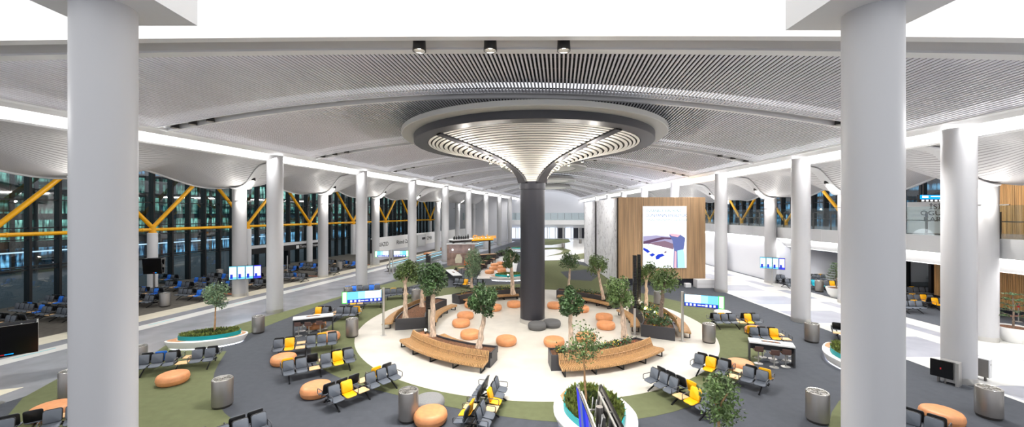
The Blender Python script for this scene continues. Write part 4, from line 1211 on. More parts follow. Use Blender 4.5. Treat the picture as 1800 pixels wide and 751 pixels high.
# pouffes inside the circle, by their centres
for (px,py,lab) in ((818,555,'second orange pouffe from the back in the left half of the circle'),(810.5,568,'orange pouffe by the left inner bench, in front of another pouffe'),
    (826.5,588,'orange pouffe left of the dark leafy tree'),(890,599,'orange pouffe at the front left opening of the circle'),(829.7,536,'orange pouffe half hidden behind the back of the front left tree'),
    (868.5,541,'orange pouffe left of the dark column near the back left planter'),(904,535,'orange pouffe closest to the left of the dark column'),
    (975,537,'orange pouffe closest to the right of the dark column'),(1022,543,'orange pouffe in front of the back right planter'),
    (1062,558,'orange pouffe by the right inner bench, behind another one'),(1065,572,'orange pouffe by the right inner bench, in front of another one'),
    (974,601,'orange pouffe at the front right opening of the circle'),(1030,593,'orange pouffe behind the slender tree with the front right planter')):
    pouffe(G(px,py,.22), lab, 'orange pouffes in the circle')
pouffe(G(944,573,.22), 'grey pouffe touching the front of the dark column, left of two', 'grey pouffes at the column', 'felt_dark')
pouffe(G(970,569,.22), 'grey pouffe at the right of the dark column, right of two', 'grey pouffes at the column', 'felt_dark')
GP = 'pouffes on the carpet'
pouffe(G(304,665,.22), 'orange pouffe on the olive carpet beside the oval steel bin', GP, s=1.0)
pouffe(G(498.7,632,.22), 'orange pouffe between two rows of seats, left of the circle', GP, s=.98)
pouffe(G(556,685,.22), 'orange pouffe behind the seat row nearest to the steel bin', GP, s=1.02)
pouffe(G(757,732,.22), 'orange pouffe beside the steel bin at the bottom of the picture', GP, s=1.0)
pouffe(G(754,709,.22), 'grey pouffe behind the orange one by the bottom steel bin', GP, 'felt_grey')
pouffe(G(579,592,.22), 'orange pouffe behind the seat row below the left bar table', GP)
pouffe(G(620,548,.22), 'pale pouffe behind the seats by the left information totem', GP, 'felt_pale')
pouffe(G(556,571,.22), 'orange pouffe seen behind the stools of the left bar table', GP)
pouffe(G(1301,643,.22), 'orange pouffe behind the right seat row in front of the right bar table', GP)
pouffe(G(1328,581.5,.22), 'orange pouffe behind the seats just above the right bar table', GP)
pouffe(G(1270,552,.22), 'pale round pouffe behind the seats under the right totem', GP, 'felt_pale')
pouffe(G(1655,731,.22), 'orange pouffe at the bottom right, beyond the near right column', GP)
pouffe(G(93,723,.22), 'orange pouffe at the bottom left, before the near left column', GP, s=1.05)
for i,(px,py) in enumerate(((860.5,478),(867.4,472),(869.5,466),(880,463),(882,469.5),(882,476))):
    pouffe(G(px,py,.22), ['front left orange pouffe of the distant cluster beside the cafe','orange pouffe second in the left file of the distant cluster by the cafe','orange pouffe third in the left file of the distant cluster by the cafe','rearmost orange pouffe of the distant cluster by the cafe','middle right orange pouffe of the distant cluster by the cafe','orange pouffe by the distant teal planter'][i], 'orange pouffes beside the cafe')

for px,py,lab in ((752,447.5,'distant orange pouffe beyond the moving walkway, before the white hoarding'),(781,438.5,'farther orange pouffe beyond the moving walkway, between white columns')):
    pouffe(G(px,py,.22), lab, 'orange pouffes by the hoarding', s=1.25)
# ================================================================== BEAM SEATING
bench_px('seat row with five black seats on the olive carpet before the boat planter', (246,646),(369,632),'kkktkk','kbktkk')
bench_px('seat row with one yellow seat, directly below the left bar table', (485,616),(587,603),'kytkkk','kktkyk')
bench_px('seat row with a yellow seat second from its right end, left of the circle', (506,656.4),(616,634),'kktkyk','ykktkk')
bench_px('slanted seat row with a yellow seat near the steel bin, front left', (592,702.5),(693.5,664),'kytkkk','kkktyk'[::1])
bench_px('seat row with a yellow seat at its left end, behind the left bar table', (554,553.6),(624.4,553.6),'yktkkk','kktkky')
bench_px('seat row with yellow seat behind the left information totem', (609,534.5),(668.5,531.4),'kytkkk','kkktkk')
bench_px('seat row right of the left totem, partly behind the tree', (680,519),(735,515.5),'kkktkk','kykkkk')
bench_px('seat row with blue seats behind the top of the left totem', (613,514),(662,510.5),'kbkkbk','bkktkb')
bench_px('seat row cut off by the bottom edge, lower left', (293,818),(443,763),'kktkkk','kkktkk')
bench_px('seat row with a timber table in the bottom left corner', (-26,776),(153,736),'kktkkk','kkktkk')
bench_px('seat row seen end on at the bottom centre, with yellow seats', (852,743),(881,686.5),'kktykk','kkktyk'[::-1])
bench_px('slanted seat row with yellow seats behind the bushy tree, front right', (1148,671),(1232,715),'kkktyk','kkkytk')
bench_px('seat row with a yellow seat second from left, right of the circle', (1231,645),(1331.4,673),'kyktkk','kkktky')
bench_px('seat row with a yellow seat behind the steel bin, right of the circle', (1262,566.7),(1332,566.7),'kkktyk','kyktkk')
bench_px('short seat row directly behind the right bar table', (1326,592.5),(1383,596),'kkyt','ykkt')
bench_px('seat row with a blue-backed seat at the bottom right', (1585,748),(1745,801),'kkktkk','kkktbk')
bench_px('seat row half hidden behind the near right column', (1492,588),(1556,597),'tkkykk','kkktkk')
bench_px('distant seat row with a yellow seat beside the far bar table', (806,499),(838,501),'kkytkk','kktkkk')
# waiting area along the left glass
GA = 'seat rows in the left gate area'
def row_right(label, px, py, front, back, F=None):
    """row running across the gate area, given by its right end seat"""
    e = Vector(G(px,py,.44)); d = Vector((-NL.x,-NL.y)); n = len(front); c = e - d*(PT*(n-1)/2) + Vector((-d.y,d.x))*.43
    return bench('beam_seating', label, GA, (c.x,c.y), math.atan2(d.y,d.x), front, back)
row_right('gate seat row with a blue seat at its right end, left of the steel bin', 270,517.5,'kkktkb','kbktkk')
row_right('gate seat row with a blue seat beyond the timber table, at the short column', 326,506,'kktbkk','kkbtkk')
row_right('gate seat row with a blue seat second from its left end, by the glass', 376,498.5,'bkktkk','kbktkk')
row_right('front gate seat row with a blue seat, left of the small tree', 354,521,'kktbkk'.replace('kkt','kkkt',1)[:6],'kkktbk')
row_right('gate seat row hidden by the crown of the small tree', 386,509,'kktbkk','bkktkk')
row_right('gate seat row with a blue seat behind the small tree, by the glass', 397,490,'kktkbk','kkktkk')
row_right('gate seat row with a blue seat just left of the outer column', 404,504,'kktkbk','kktkkb')
row_right('gate seat row just right of the four-screen display', 456,501,'kkktkk','kbktkk')
row_right('gate seat row behind the four-screen display, by the doorway', 452,489,'kkktkb','kbktkk')
row_right('gate seat row in front of the terrace doorway, nearest the walkway', 531,489.5,'kkktkk','kkbtkk')
row_right('gate seat row with a blue seat at the post by the terrace doorway', 516,475,'kkktkb','kbktkk')
row_right('gate seat row with blue seats under the terrace lettering', 551,470.5,'tbkkkb','kbktkk')
row_right('gate seat row right of the second outer column', 588,478,'kkktkk','kbktkk')
row_right('gate seat row near the gate bin, right of the second outer column', 600,464,'kkktkk','kkktkk')
row_right('gate seat row with a blue seat beside the third inner column', 626,466.5,'kktkbk','kbktkk')
row_right('black gate seat row in front of the steel bin, beside the walkway', 262,531.5,'kkktkk','kkktkk')
row_right('far gate seat row left of the near left column, by the glass', 117,534,'kkbtkk'[::-1],'kkktkk')
row_right('gate seat row behind the big black display, with a blue seat', 66,549,'kkkktb'[::1],'kbktkk')
row_right('gate seat row between the black display and the near left column', 116,556,'kktkkk','kkktbk')
row_right('gate seat row at the left edge behind the black display', 16,570,'kkktkk','kkktkk')
row_right('gate seat row with a blue seat behind the second black display', 300,492,'kkktbk','kkktkk')
# waiting area in the right recess
GR = 'seat rows in the right recess'
def row_left(label, px, py, front, back, deg=0):
    e = Vector(G(px,py,.44)); d = Vector((math.cos(R(deg)),math.sin(R(deg)))); n = len(front); c = e + d*(PT*(n-1)/2) + Vector((-d.y,d.x))*.43
    return bench('beam_seating', label, GR, (c.x,c.y), R(deg), front, back)
row_left('short pair of black seats against the grey recess wall', 1370,492,'kk','kk')
row_left('black seats in the recess partly hidden by the third right column', 1386,500,'kkk','kkk')
row_left('black seats behind the recess bin, against the grey wall', 1433,491,'kkk','kky')
row_left('seat row with turquoise seats behind the recess bin', 1423,502,'kcckyk','kcktkk',-12)
row_left('seat row at the dark window in the right recess, rearmost of three', 1592,515,'kkkkkk','kkykkk',-4)
row_left('seat row with a yellow seat at the dark window, middle of three', 1592,529,'kkkyk','kkykk',-4)
row_left('front seat row at the dark window in the right recess', 1594,541,'kkk','kky',-4)
row_left('two seats with a yellow one beside the second right column', 1648,536,'yk','kk',-4)

# ================================================================== BINS
for (px,py,lab,s) in ((391,714,'steel bin on the olive carpet, lower left',1),(718,738,'steel bin next to the orange and grey pouffes, bottom centre',1),(454,585,'steel bin right of the left boat planter',.97),
    (619,592,'steel bin on the pale circle below the left totem',1),(1246,602,'steel bin on the pale circle below the right totem',1),(1427,601,'steel bin right of the right bar table',1),
    (1437,741,'steel bin left of the near right column, lower right',1),(1738,733,'steel bin at the right edge near the column kiosks',1),(290,539,'steel bin in the left gate area',1),
    (124,698,'steel bin half hidden by the near left column',1),(242.5,648,'steel bin peeking out right behind the near left column',1),(1440,513,'steel bin in the right recess',1),
    (597,475,'steel bin beyond the second left outer column',1),(731,532,'steel bin behind the left tree planter',1),(1157,535,'steel bin behind the right flowering planter',1),
    (386,490,'steel bin by the glass in the left gate area',1),(612,527,'steel bin behind the left totem',1),(990,436,'grey bin on the pale far floor right of the dark column',1),(1020,428,'far grey bin before the patterned wall',1)):
    bin_(G(px,py), lab, s)

# ================================================================== BOAT PLANTERS AND THEIR TREES
a = Vector(G(290,613)); b = Vector(G(436,597)); d = b-a; c = (a+b)/2+Vector((.1,-.15))
boat('white boat planter with teal rim and hedge, left, on the olive carpet', (c.x,c.y,.004), math.atan2(d.y,d.x), d.length, 2.0, 31)
boat('white boat planter at the bottom centre with the slender tree', (3.05,14.15,.006), R(92), 4.9, 3.0, 32, n=5600)
boat('white boat planter at the right, half behind the near right column', (17.5,20.0,.004), R(73+180), 4.3, 2.2, 33)
boat('white boat planter below the bottom edge, under the bushy tree', (5.5,9.0,.004), R(95), 3.2, 2.0, 34, n=900)
boat('distant white boat planter with teal rim left of the dark column', G(893,492)+(.01,), R(10), 4.4, 2.6, 35, n=900)
boat('far white boat planter with teal rim behind the cafe pouffes', G(915,441)+(.01,), R(10), 5.4, 2.4, 36, n=500)
px_tree('small round tree in the left boat planter', 377,586,493,549,42,41, soil=.62, trunk='bark_thin', leafm='leaf_grey', tr=.055, n=1500, lsize=.15, group='slender trees', cxp=379)
px_tree('slender sparse tree in the bottom centre boat planter', 1031,716,562,648,74,42, soil=.62, trunk='bark_thin', leafm='leaf_light', tr=.05, n=850, lsize=.12, group='slender trees', cxp=1026, dens=12)
t = tree('bushy tree at the bottom edge, right of centre', (5.45,10.2), ZAT(655,10.0), ZAT(752,10.0), .62, 43, soil=.62, trunk='bark_thin', leafm='leaf_light', tr=.05, n=1700, lsize=.11, group='slender trees', dens=11)
# Norfolk pines in white bowls
def pine(label, p, h, seed, bare=False):
    rng = random.Random(seed); t = thing('potted_pine', label, 'plant', p, 0, 'potted pines in white bowls')
    mb = MB(); mb.lathe([(0,0),(.42,0),(.62,.3),(.80,.85),(.80,.92),(.74,.92),(.72,.84)], 40); O('bowl', mb.mesh('bowl','boat_white',40), t)
    mb = MB(); mb.lathe([(0,.86),(.73,.85)], 30); O('soil', mb.mesh('soil','soil'), t)
    mb = MB(); mb.tube([(0,0,.8),(.03,0,.9+h*.5),(-.05,0,.9+h)], [.055,.04,.012], 8); O('trunk', mb.mesh('trunk','bark_dark'), t)
    tiers = 5 if bare else 7
    for k in range(tiers):
        f = k/(tiers-1); z = .95+h*(.32+.62*f) if not bare else .95+h*(.30+.66*f); ln = (.95-.65*f)*(1.15 if bare else 1); fr = MB()
        for j in range(6 if not bare else 4):
            a = 2*PI*j/6*(1 if not bare else 1.5)+k+rng.uniform(-.2,.2); d = Vector((math.cos(a),math.sin(a),.12)); 
            fr.tube([(0,0,z),tuple(Vector((0,0,z))+d*ln*.6),tuple(Vector((0,0,z-.03))+d*ln)],[.015,.012,.004],5)
            for q in range(46):
                s = .25+.75*rng.random(); p_ = Vector((0,0,z))+d*ln*s+Vector((rng.gauss(0,.05),rng.gauss(0,.05),rng.gauss(0,.025)))
                leafquad(fr, p_, .13, rng, 1, 1.5, .35)
        O('frond', fr.mesh('frond',['bark_dark','leaf']), t)
    return t
pine('white bowl with a tall bare-stemmed pine at the right edge', G(1781,601), 2.0, 51, True)
pine('white bowl with a layered pine beside the recess, left of the near right column', G(1470,523), 2.3, 52)
# barrier with red tape and sign
p = G(1790.5,566); t = thing('barrier_post', 'steel barrier post with a small red sign and red tape at the right edge', 'barrier', p)
mb = MB(); mb.cyl((0,0,0),(0,0,1.0),.03,.03,12); mb.lathe([(.18,0),(.18,.03),(.03,.05)],20); O('post', mb.mesh('post','steel_pale',40), t)
mb = MB(); mb.box(-.11,.11,-.015,.015,1.05,1.38); O('sign_plate', mb.mesh('sp','red'), t)
mb = MB(); mb.box(-.09,.09,-.02,-.015,1.27,1.35); O('sign_mark', mb.mesh('sm','text_white'), t)
mb = MB(); mb.beam((-1.25,-.4,.52),(2.2,.2,.42),.02,.06); O('tape', mb.mesh('tape','red'), t)
# two kiosks at the foot of the first right column
p = G(1672,664); t = thing('kiosk', 'low steel kiosk with a black screen at the foot of the nearest right row column', 'kiosk', (20.0,17.72), R(-62), 'steel kiosks'); t.scale = (.58,.9,.86)
mb = MB(); mb.box(-.42,.42,-.10,.30,.12,1.22); mb.box(.42,.60,-.2,.3,0,1.22); O('case', mb.mesh('case','steel_pale'), t)
mb = MB(); mb.box(-.95,.30,-.20,-.11,.30,1.20); O('screen', mb.mesh('scr','screen_black'), t)
mb = MB(); mb.box(-.4,-.33,-.205,-.20,.72,.82); O('red_mark', mb.mesh('rm','red'), t)
mb = MB(); mb.box(-.6,-.5,-.1,.1,0,.3); mb.box(-.2,-.1,-.1,.1,0,.3); O('foot', mb.mesh('ft','steel'), t)
p = G(1733,668); t = thing('kiosk', 'low steel kiosk with a pale end panel right of the nearest right row column', 'kiosk', (p[0]-.25,p[1]+.05), R(-62), 'steel kiosks'); t.scale = (.62,.9,.9)
mb = MB(); mb.box(-.6,.5,-.16,.20,.22,1.12); O('case', mb.mesh('case','steel'), t)
mb = MB(); mb.box(.5,.56,-.18,.22,.2,1.14); mb.box(-.6,.5,-.17,.21,1.12,1.16); O('end_panel', mb.mesh('ep','white'), t)
mb = MB(); mb.box(.56,.565,-.03,.06,.85,.92); O('socket', mb.mesh('sk','screen_black'), t)
mb = MB(); mb.box(-.45,-.35,-.1,.1,0,.22); mb.box(.25,.35,-.1,.1,0,.22); O('foot', mb.mesh('ft','steel_dark'), t)

# ================================================================== BAR TABLES, STOOLS
bar_table('bar table with white top on the carpet, left of the circle', G(514.5,592), G(586,583), .8)
for i,(px,py) in enumerate(((525,591),(543,590.5),(563,588))): stool(G(px,py), R(5)+PI, '%s brown bar stool on the near side of the left bar table' % ['leftmost','middle','rightmost'][i], 'brown bar stools')
for i,(px,py) in enumerate(((531,582),(548,580.5),(570,578))): stool(G(px,py), R(20), '%s brown bar stool on the far side of the left bar table' % ['leftmost','middle','rightmost'][i], 'brown bar stools')
bar_table('bar table with white top on the carpet, right of the circle', G(1317,636), G(1398.5,648), .75)
for i,(px,py) in enumerate(((1333,639),(1361,646),(1381,645))): stool(G(px,py), R(-18)+PI, '%s brown bar stool on the near side of the right bar table' % ['leftmost','middle','rightmost'][i], 'brown bar stools')
for i,(px,py) in enumerate(((1340,628),(1358,631),(1384,634))): stool(G(px,py), R(-30), '%s brown bar stool on the far side of the right bar table' % ['leftmost','middle','rightmost'][i], 'brown bar stools')
bar_table('far bar table with a dark end panel before the cafe', G(812.5,501), G(797,489), 1.0)

# ================================================================== SIGNS AND SCREENS
totem('blue information totem on the left of the circle', G(674,590), (-10.5,23.9), 2.95, .72, flip=True)
totem('blue information totem on the right of the circle', G(1199.5,600), (12.45,22.7), 2.93, .75)
p = G(685,482); totem('distant information totem by the walkway, left panel of two', p, (p[0]-1.75,p[1]-.4), 3.0, .78, 'distant totem panels', flip=True)
totem('distant information totem by the walkway, right panel of two', (p[0]+.4,p[1]), (p[0]+2.3,p[1]+.4), 3.0, .78, 'distant totem panels')
c = (-24.6,35.7); screens4('four upright blue screens on a pole at the left outer column', c, R(28), 1.75, 3.0, (-24.95,36.5))
c = (28.4,42.2); screens4('four upright white screens on a pole at the right outer column', c, R(-38), 1.75, 3.0, (28.65,42.6), w_=2.3)
a = Vector(G(20,714)); vee_display('big black display on a steel post in the lower left corner', (a.x-.85,a.y+.1), R(50), 2.3, 1.92, 3.2, 3.0, 'black')
vee_display('black display in front of the short column in the left gate area', (-36.0,38.9), R(20), 1.5, 1.75, 3.3, 3.0, 'black')
vee_display('blue double display seen from its open top at the bottom centre', (2.16,9.55), R(-90), 2.6, 1.8, 3.0, 3.03, 'blue', spread=.30)
# pairs of tall black sound columns
def pylon(label, p, lower=True, z0=0., top=5.1):
    t = thing('speaker_column', label, 'loudspeaker', (p[0],p[1],z0), 0, 'tall black speaker columns')
    if lower:
        mb = MB(); mb.box(-.06,.06,-.06,.06,0,1.7); O('pedestal', mb.mesh('ped','steel_pale'), t)
        mb = MB(); mb.box(-.2,.2,-.2,.2,0,.03); O('foot', mb.mesh('ft','steel_pale'), t)
    mb = MB(); mb.box(-.1,.1,-.12,.12,1.7 if lower else .03,top-z0); O('cabinet', mb.mesh('cab','screen_black'), t)
    mb = MB()
    for i in range(int((top-z0-(1.7 if lower else .03))/.097)-1): mb.box(-.085,.085,-.13,-.12,(1.78 if lower else .1)+.097*i,(1.84 if lower else .16)+.097*i)
    O('grille', mb.mesh('gr','can_black'), t)
    return t
pylon('tall black speaker column on a pale pedestal right of the front right planter', G(1115.6,588))
pylon('tall black speaker column just behind the one on a pedestal, right side', (9.35,28.5), False, .66, 4.78)
pylon('tall black speaker column on a pale pedestal left of the front left planter', G(754.5,590))
pylon('tall black speaker column just behind the one on a pedestal, left side', (-5.65,25.9), False)
# hanging dark direction signs on poles by the left walkway
for i,(px,py,lab) in enumerate(((652,470,'thin black sign post beside the third inner left column'),(505,487,'thin pale post in front of the terrace doorway'))):
    p = G(px,py); t = thing('sign_post', lab, 'sign', p, 0)
    mb = MB(); mb.cyl((0,0,0),(0,0,2.0 if i == 0 else 2.6),.06,.06,10); mb.lathe([(.2,0),(.2,.02),(.06,.03)],16); O('post', mb.mesh('post','steel_pale'), t)
    if i == 0:
        mb = MB(); mb.box(-.15,.15,-.08,.08,2.0,4.0); O('sign_panel', mb.mesh('sp','screen_black'), t)

# ================================================================== TIMBER BLOCK WITH THE LED WALL
t = thing('display_wall', 'tall timber-slatted block carrying a big bright advertising screen', 'display wall', (0,0))
Yb, Xa, Xb, H_ = 41.9, 11.62, 21.0, 9.55
mb = MB(); w_ = .105; n = int((Xb-Xa)/w_)
for i in range(n): mb.box(Xa+i*w_, Xa+i*w_+.082, Yb, Yb+.1, .75, H_)
mb.box(Xa, Xb, Yb+.1, Yb+3.0, .75, H_); O('timber_cladding', mb.mesh('clad','wood_panel'), t)
mb = MB(); mb.box(Xa+.05, Xb-.05, Yb+.15, Yb+2.9, 0, .75); O('plinth', mb.mesh('pl','plinth_dark'), t)
sx0, sx1, sz0, sz1 = 14.17, 18.8, 1.95, 8.55
mb = MB(); mb.box(sx0-.06, sx1+.06, Yb-.14, Yb, sz0-.06, sz1+.06); s = O('screen_frame', mb.mesh('fr','white'), t)
mb = MB(); mb.box(sx0, sx1, Yb-.16, Yb-.14, sz0, sz1); pic = O('screen_picture', mb.mesh('pic','screen_white'), s)
W_ = sx1-sx0; HH = sz1-sz0
def sp_(u, v, k): return (sx0+W_*u, Yb-.16-.004*k, sz0+HH*v)
def layer(pts, m_, k, nm): 
    mb = MB(); mb.poly([sp_(u,v,k) for u,v in pts]); return O(nm, mb.mesh(nm,m_), s)
layer([(0,.515),(0,.40),(.70,.28),(.72,.50),(.30,.53)], 'screen_lilac', 1, 'picture_sky')
layer([(0,.43),(.42,.50),(.72,.49),(.72,.46),(.5,.47),(.12,.40),(0,.385)], 'screen_purple', 2, 'picture_roof')
layer([(.10,.40),(.5,.44),(.70,.39),(.70,.29),(.45,.30),(.22,.36)], 'screen_mauve', 2, 'picture_hall')
layer([(.12,.385),(.18,.385),(.70,.30),(.70,.28),(.45,.285)], 'screen_white', 3, 'picture_road')
layer([(0,.33),(.10,.30),(.16,.26),(.10,.24),(0,.29)], 'screen_blue', 3, 'picture_apron')
layer([(.13,.21),(.22,.24),(.28,.21),(.20,.18)], 'screen_blue', 3, 'picture_pier')
layer([(.28,.18),(.34,.22),(.44,.23),(.50,.20),(.40,.17),(.36,.14),(.30,.13)], 'screen_blue', 3, 'picture_pier')
layer([(.48,.26),(.54,.27),(.54,.25),(.50,.24)], 'screen_purple', 3, 'picture_stand')
layer([(.60,.55),(.66,.56),(.86,.54),(.97,.49),(.97,.45),(.94,.31),(.90,.22),(.88,0),(.70,0),(.71,.30),(.68,.44),(.61,.52)], 'screen_steel', 4, 'picture_tower')
layer([(.60,.55),(.66,.56),(.86,.54),(.80,.50),(.66,.52)], 'screen_pink', 5, 'picture_tower_cap')
layer([(.72,0),(.73,.28),(.77,.26),(.77,0)], 'screen_pink', 5, 'picture_tower_light')
layer([(.80,0),(.79,.28),(.93,.30),(.96,.20),(.97,0)], 'screen_aqua', 5, 'picture_tower_glass')
for i,tx in enumerate(("\u0130STANBUL'UN YEN\u0130", "D\u00dcNYANIN EN B\u00dcY\u00dcK", "HAVAL\u0130MANI'NA HO\u015e GELD\u0130N\u0130Z")):
    text('screen_lettering', tx, .42 if i < 2 else .29, 'text_teal' if i != 1 else 'text_blue', t, (sx0+.32, Yb-.19, sz0+HH*(.925-.072*i)), (R(90),0,0))
point('screen_spill', ((sx0+sx1)/2, Yb-1.2, 5.4), 60, .8, (.92,.95,1))
# patterned white panels along the side of the block
def panel_mat():
    m = MAT['wall_white'].copy(); m.name = 'tracery'; nt = m.node_tree; b = nt.nodes['Principled BSDF']
    tc = nt.nodes.new('ShaderNodeTexCoord'); mp = nt.nodes.new('ShaderNodeMapping'); mp.inputs['Scale'].default_value = (1,1.25,.42); mp.inputs['Rotation'].default_value = (R(14),0,0)
    no = nt.nodes.new('ShaderNodeTexNoise'); no.inputs['Scale'].default_value = .9; no.inputs['Detail'].default_value = 6; no.inputs['Distortion'].default_value = 1.4
    r = nt.nodes.new('ShaderNodeValToRGB'); e = r.color_ramp.elements
    e[0].position = .462; e[0].color = col(244,244,247); e[1].position = .478; e[1].color = col(186,184,188)
    x = r.color_ramp.elements.new(.492); x.color = col(178,176,182); x = r.color_ramp.elements.new(.508); x.color = col(242,242,246)
    nt.links.new(tc.outputs['Object'], mp.inputs[0]); nt.links.new(mp.outputs[0], no.inputs['Vector']); nt.links.new(no.outputs['Fac'], r.inputs[0]); nt.links.new(r.outputs[0], b.inputs['Base Color'])
    MAT['tracery'] = m
panel_mat()
for i,(y0,y1) in enumerate(((42.4,52.6),(53.6,61.5))):
    t = thing('patterned_panel', ['white wall panel with grey branch tracery, next to the timber block','white wall panel with grey branch tracery, further from the timber block'][i], 'wall panel', (11.62,y0), 0, 'patterned panels')
    mb = MB(); mb.box(-.12,.0,0,y1-y0,.0,9.5); O('panel', mb.mesh('pn','tracery'), t)
    mb = MB(); mb.box(-.14,.0,-.05,.0,.0,9.52); mb.box(-.14,.0,y1-y0,y1-y0+.05,.0,9.52); O('edge_trim', mb.mesh('et','steel_dark'), t)
for i,(x_,k_) in enumerate(((9.5,2),(9.2,3))):  # extra downlights added to whiten the tracery panels
    y_ = ribline(k_,x_); downlight((x_,y_,vault(x_,y_)+.06), 'added downlight on the %s ceiling rib brightening the patterned panels' % ORD[k_]); spot('panel_fill', (x_,y_,vault(x_,y_)-.2), (2.2,4.0,-6), 3200, 95, .8, .12)
mb = MB(); mb.box(11.68,20.5,44.95,61.4,0,9.4); mb.box(11.64,11.68,52.66,53.54,0,9.3,1); struct('wall_block', mb, ['wall_white','plinth_dark'])
t = thing('stacked_box', 'white box on the floor right of the timber block', 'box', (20.3,40.9)); mb = MB(); mb.pad(rrect(1.9,.9,.05,2),0,.85,.02); O('body', mb.mesh('b','white'), t); mb = MB(); mb.box(-.9,.9,-.46,-.45,.40,.44); O('lid_seam', mb.mesh('ls','channel_grey'), t)
t = thing('stacked_box', 'small white box in front of the timber block plinth', 'box', (18.6,41.0)); mb = MB(); mb.pad(rrect(.62,.45,.04,2),0,.42,.02); O('body', mb.mesh('b','white'), t); mb = MB(); mb.box(-.3,.3,-.235,-.225,.2,.22); O('lid_seam', mb.mesh('ls','channel_grey'), t)

# ================================================================== MOVING WALKWAY
t = thing('moving_walkway', 'moving walkway with glass sides along the left inner columns', 'moving walkway')
u0, u1, va, vb = 47.5, 92, 26.6, 28.6
mb = MB(); wallbox(mb, u0-1, u1+1, va, vb, .0, .05); O('tread', mb.mesh('tr','steel_dark'), t)
for v_ in (va, vb):
    mb = MB(); wallbox(mb, u0, u1, v_-.02, v_+.02, .1, .95); O('glass_side', mb.mesh('gs','rail_glass'), t)
    mb = MB(); mb.tube([L(u0+.3,v_)+(.12,), L(u0-.25,v_)+(.3,), L(u0-.4,v_)+(.55,), L(u0-.25,v_)+(.85,), L(u0+.2,v_)+(1.0,), L(u1,v_)+(1.0,)], .05, 8); O('handrail', mb.mesh('hr','can_black',60), t)
    mb = MB(); wallbox(mb, u0, u1, v_-.09, v_+.09, .05, .22); O('skirting', mb.mesh('sk','steel_pale'), t)
    mb = MB(); wallbox(mb, u0+.2, u1, v_-.045, v_+.045, .86, .93); O('balustrade_lamp', mb.mesh('bl','screen_aqua'), t)

# ================================================================== CAFE IN THE DISTANCE
p = Vector(G(800,470)); 
t = thing('mural_partition', 'brown mural partition of the cafe with two pale glows painted on its picture', 'partition', (-9.2,56.0), R(4))
mb = MB(); mb.box(-.2,3.8,0,.3,.25,3.3); O('panel', mb.mesh('pn','mural'), t)
mb = MB(); mb.box(-.3,4.4,-.05,.35,3.3,3.42); O('top_rail', mb.mesh('tr','white'), t)
mb = MB(); mb.poly([(.05,-.01,2.1),(3.6,-.01,2.0),(3.6,-.01,3.2),(.05,-.01,3.2)]); O('picture_back', mb.mesh('pb','mural_back'), t)
for x_ in (.6,3.0):  # pale glows painted on the mural as emissive discs
    mb = MB(); mb.lathe([(0,0),(.15,0)],20); o = O('glow_picture', mb.mesh('lp','screen_white'), t, (x_,-.03,2.55)); o.rotation_euler = (R(90),0,0)
mb = MB(); mb.poly([(1.0,-.03,.6),(1.9,-.03,.6),(2.0,-.03,1.3),(1.7,-.03,1.9),(1.2,-.03,1.9),(.95,-.03,1.2)]); O('figure_picture', mb.mesh('fp','terrazzo_cream'), t)
mb = MB(); mb.poly([(2.2,-.03,.3),(3.7,-.03,.3),(3.7,-.03,1.2),(2.3,-.03,1.1)]); O('basket_picture', mb.mesh('bp','inlay_orange'), t)
t = thing('cafe_counter', 'dark cafe counter below the glowing amber sign', 'counter', (-8.4,60.2), R(35))
mb = MB(); mb.box(0,7,0,.9,0,1.05); O('body', mb.mesh('b','cafe_dark'), t); mb = MB(); mb.box(-.1,7.1,-.1,1.0,1.05,1.12); O('top', mb.mesh('t','bench_wood'), t)
t = thing('cafe_canopy', 'white-edged canopy over the cafe with dark silhouettes and a glowing amber sign', 'canopy', (-8.9,60.5), R(38))
mb = MB(); mb.box(-.4,7.2,-.3,1.4,3.55,3.75); O('shelf', mb.mesh('sh','white'), t)
mb = MB(); mb.box(-.3,7.1,-.2,1.3,3.25,3.55); O('soffit', mb.mesh('so','cafe_dark'), t)
for x_ in (.0,6.9):
    mb = MB(); mb.box(x_-.12,x_+.12,.4,.64,0,3.25); O('post', mb.mesh('po','cafe_dark'), t)
random.seed(4); bt = MB(); bt.lathe([(0,0),(.16,0),(.17,.3),(.07,.5),(.06,.62),(0,.62)], 10); BT = bt.mesh('jar','shell_black',40)
for i in range(7): o = O('jar', BT, t, (-.1+.42*i,.1,3.75)); o.scale = (1,1,random.uniform(.7,1.3))
text('sign_lettering', 'Gloria Jeans', .95, 'sign_amber', t, (3.0,-.36,3.95), (R(90),0,0), ext=.05)
mb = MB(); mb.box(2.9,7.1,-.33,-.3,3.42,3.6); O('sign_tray', mb.mesh('st','sign_amber'), t)
# chairs and tables of the cafe
ch = MB(); ch.pad(rrect(.44,.42,.06,3),.43,.47,.012); CHS = ch.mesh('cafe_seat','cafe_brown',40)
ch = MB(); ch.box(-.2,.2,.17,.20,.6,.86); ch.box(-.2,-.17,.17,.2,.45,.6); ch.box(.17,.2,.17,.2,.45,.6); CHB = ch.mesh('cafe_back','cafe_dark',40)
ch = MB(); ch.beam((0,0,0),(0,0,.44),.035,.035); CHL = ch.mesh('cafe_leg','cafe_dark')
tb = MB(); tb.pad(rrect(.75,.75,.06,3),.72,.76,.012); TBT = tb.mesh('cafe_top','bench_wood',40)
tb = MB(); tb.lathe([(0,0),(.25,0),(.25,.02),(.035,.04),(.035,.72),(0,.72)],16); TBP = tb.mesh('cafe_ped','cafe_dark',40)
places = ['at the cafe edge nearest the left trees','beside the mural partition','in front of the mural partition','behind the grey-green tree','at the cafe corner by the white floor','beside the orange pouffes','below the amber sign','at the far end of the cafe']
